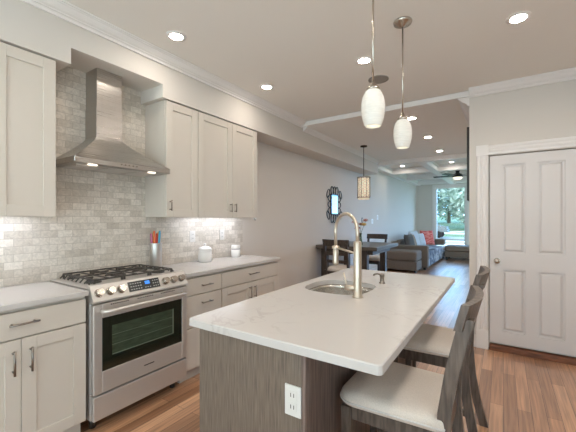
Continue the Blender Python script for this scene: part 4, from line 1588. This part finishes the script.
g.cyl((px, py - 0.118, 2.103), (px, py + 0.118, 2.103), 0.004, n=6)
g.build('cage', 'nickel', t)

# ceiling fan with lamp
fx_, fy_ = -1.04, 9.95
t = thing('ceiling_fan', 'dark ceiling fan with a light bowl in the living room coffers', 'ceiling fan', (fx_, fy_, ZL))
G().lathe([(0, 0), (0.09, 0), (0.09, -0.05), (0.05, -0.08), (0.05, -0.14), (0.11, -0.17), (0.13, -0.22), (0.12, -0.25), (0, -0.25)], (fx_, fy_, ZL), 28).build('motor', 'black', t)
G().lathe([(0.11, -0.25), (0.115, -0.275), (0.08, -0.31), (0, -0.325)], (fx_, fy_, ZL), 28).build('light_bowl', 'fanbowl', t)
for k in range(5):
    a = 2 * PI * k / 5 + 0.5
    mt = Matrix.Translation((fx_, fy_, ZL - 0.205)) @ Matrix.Rotation(a, 4, 'Z') @ Matrix.Rotation(0.2, 4, 'X')
    G().box(0.12, 0.62, -0.06, 0.06, -0.004, 0.004, 0.003, 1, mt).build('blade', 'bronze', t)

# ------------------------------------------------------------------ living room furniture
t = thing('sofa', 'taupe sectional sofa along the left wall of the living room', 'sofa', (-2.2, 10.6, 0))
SX0, SX1, SY0, SY1 = XW + 0.02, -1.70, 9.28, 12.55
G().box(SX0, SX1 + 0.02, SY0 + 0.16, SY1, 0.07, 0.27, 0.02).build('base', 'sofaseat', t)
G().box(SX0, SX1 + 0.03, SY0, SY0 + 0.17, 0.05, 0.64, 0.03, 3).build('arm', 'sofa', t)
G().box(SX0, SX0 + 0.17, SY0 + 0.17, SY1, 0.27, 0.70, 0.04, 3).build('backrest', 'sofa', t)
for k in range(3):
    a = SY0 + 0.19 + k * 0.80
    G().box(SX0 + 0.16, SX1 + 0.03, a, a + 0.78, 0.27, 0.47, 0.04, 3).build('seat_cushion', 'sofaseat', t)
    G().box(SX0 + 0.15, SX0 + 0.26, a + 0.02, a + 0.76, 0.465, 0.76, 0.05, 3).build('back_cushion', 'sofa', t)
G().box(-1.98, -1.66, 12.10, 12.40, 0.47, 0.68, 0.05, 3).build('corner_cushion', 'sofa', t)
for x in (SX0 + 0.06, SX1 - 0.06):
    for y in (SY0 + 0.06, SY1 - 0.1):
        G().box(x - 0.03, x + 0.03, y - 0.03, y + 0.03, 0, 0.07).build('foot', 'black', t)
t = thing('chaise_bench', 'long taupe upholstered chaise standing under the living room window', 'chaise', (-1.1, 12.3, 0))
G().box(-1.64, -0.50, 11.95, 12.66, 0.10, 0.29, 0.02).build('base', 'sofa', t)
G().box(-1.64, -0.50, 11.93, 12.66, 0.292, 0.47, 0.05, 3).build('seat_cushion', 'sofa', t)
for x in (-1.58, -0.56):
    for y in (12.0, 12.6):
        G().box(x - 0.03, x + 0.03, y - 0.03, y + 0.03, 0, 0.10).build('foot', 'black', t)
t = thing('ottoman', 'square taupe ottoman standing in front of the sofa arm', 'ottoman', (-2.25, 8.95, 0))
G().box(-2.66, -1.81, 8.62, 9.22, 0.05, 0.28, 0.02).build('base', 'sofa', t)
G().box(-2.66, -1.81, 8.61, 9.23, 0.285, 0.535, 0.05, 3).build('cushion', 'sofa', t)
for x in (-2.60, -1.87):
    for y in (8.68, 9.16):
        G().box(x - 0.025, x + 0.025, y - 0.025, y + 0.025, 0, 0.05).build('foot', 'black', t)


def pillow(x, y, z, s, th, ry, rz, m, label):
    g = G()
    n_ = 14
    vs, fs = [], []
    for side in (1, -1):
        for j in range(n_ + 1):
            for i in range(n_ + 1):
                u, v = -1 + 2 * i / n_, -1 + 2 * j / n_
                h = th * ((1 - u ** 4) * (1 - v ** 4)) ** 0.6
                pin = 1 - 0.10 * (1 - abs(u * v))
                vs.append((side * h, u * s * (pin if abs(v) > .99 or True else 1), v * s * pin))
    m1 = (n_ + 1) ** 2
    for b in (0, m1):
        for j in range(n_):
            for i in range(n_):
                q = b + j * (n_ + 1) + i
                fs.append([q, q + 1, q + n_ + 2, q + n_ + 1])
    g.add(vs, fs, True)
    o = g.build('throw_pillow', m, xf=Matrix.Rotation(rz, 4, 'Z') @ Matrix.Rotation(ry, 4, 'Y'))
    o.location = (x, y, z)
    return tag(o, label, 'pillow', 'throw pillows on the sofa')


pillow(-2.24, 9.70, 0.71, 0.22, 0.085, -0.25, -0.25, 'pillow_grey', 'dark grey throw pillow, leftmost on the sofa')
pillow(-2.28, 10.17, 0.69, 0.21, 0.085, -0.30, -0.25, 'pillow_tan', 'tan throw pillow between the grey and the pale pillow')
pillow(-2.32, 10.66, 0.74, 0.25, 0.085, -0.22, -0.30, 'pillow_light', 'pale blue-grey throw pillow right behind the tan one')
pillow(-2.22, 11.08, 0.70, 0.21, 0.085, -0.30, -0.40, 'pillow_light', 'light throw pillow next to the red one')
pillow(-2.10, 11.55, 0.74, 0.25, 0.09, -0.25, -0.75, 'pillow_red', 'red striped throw pillow at the window end of the sofa')
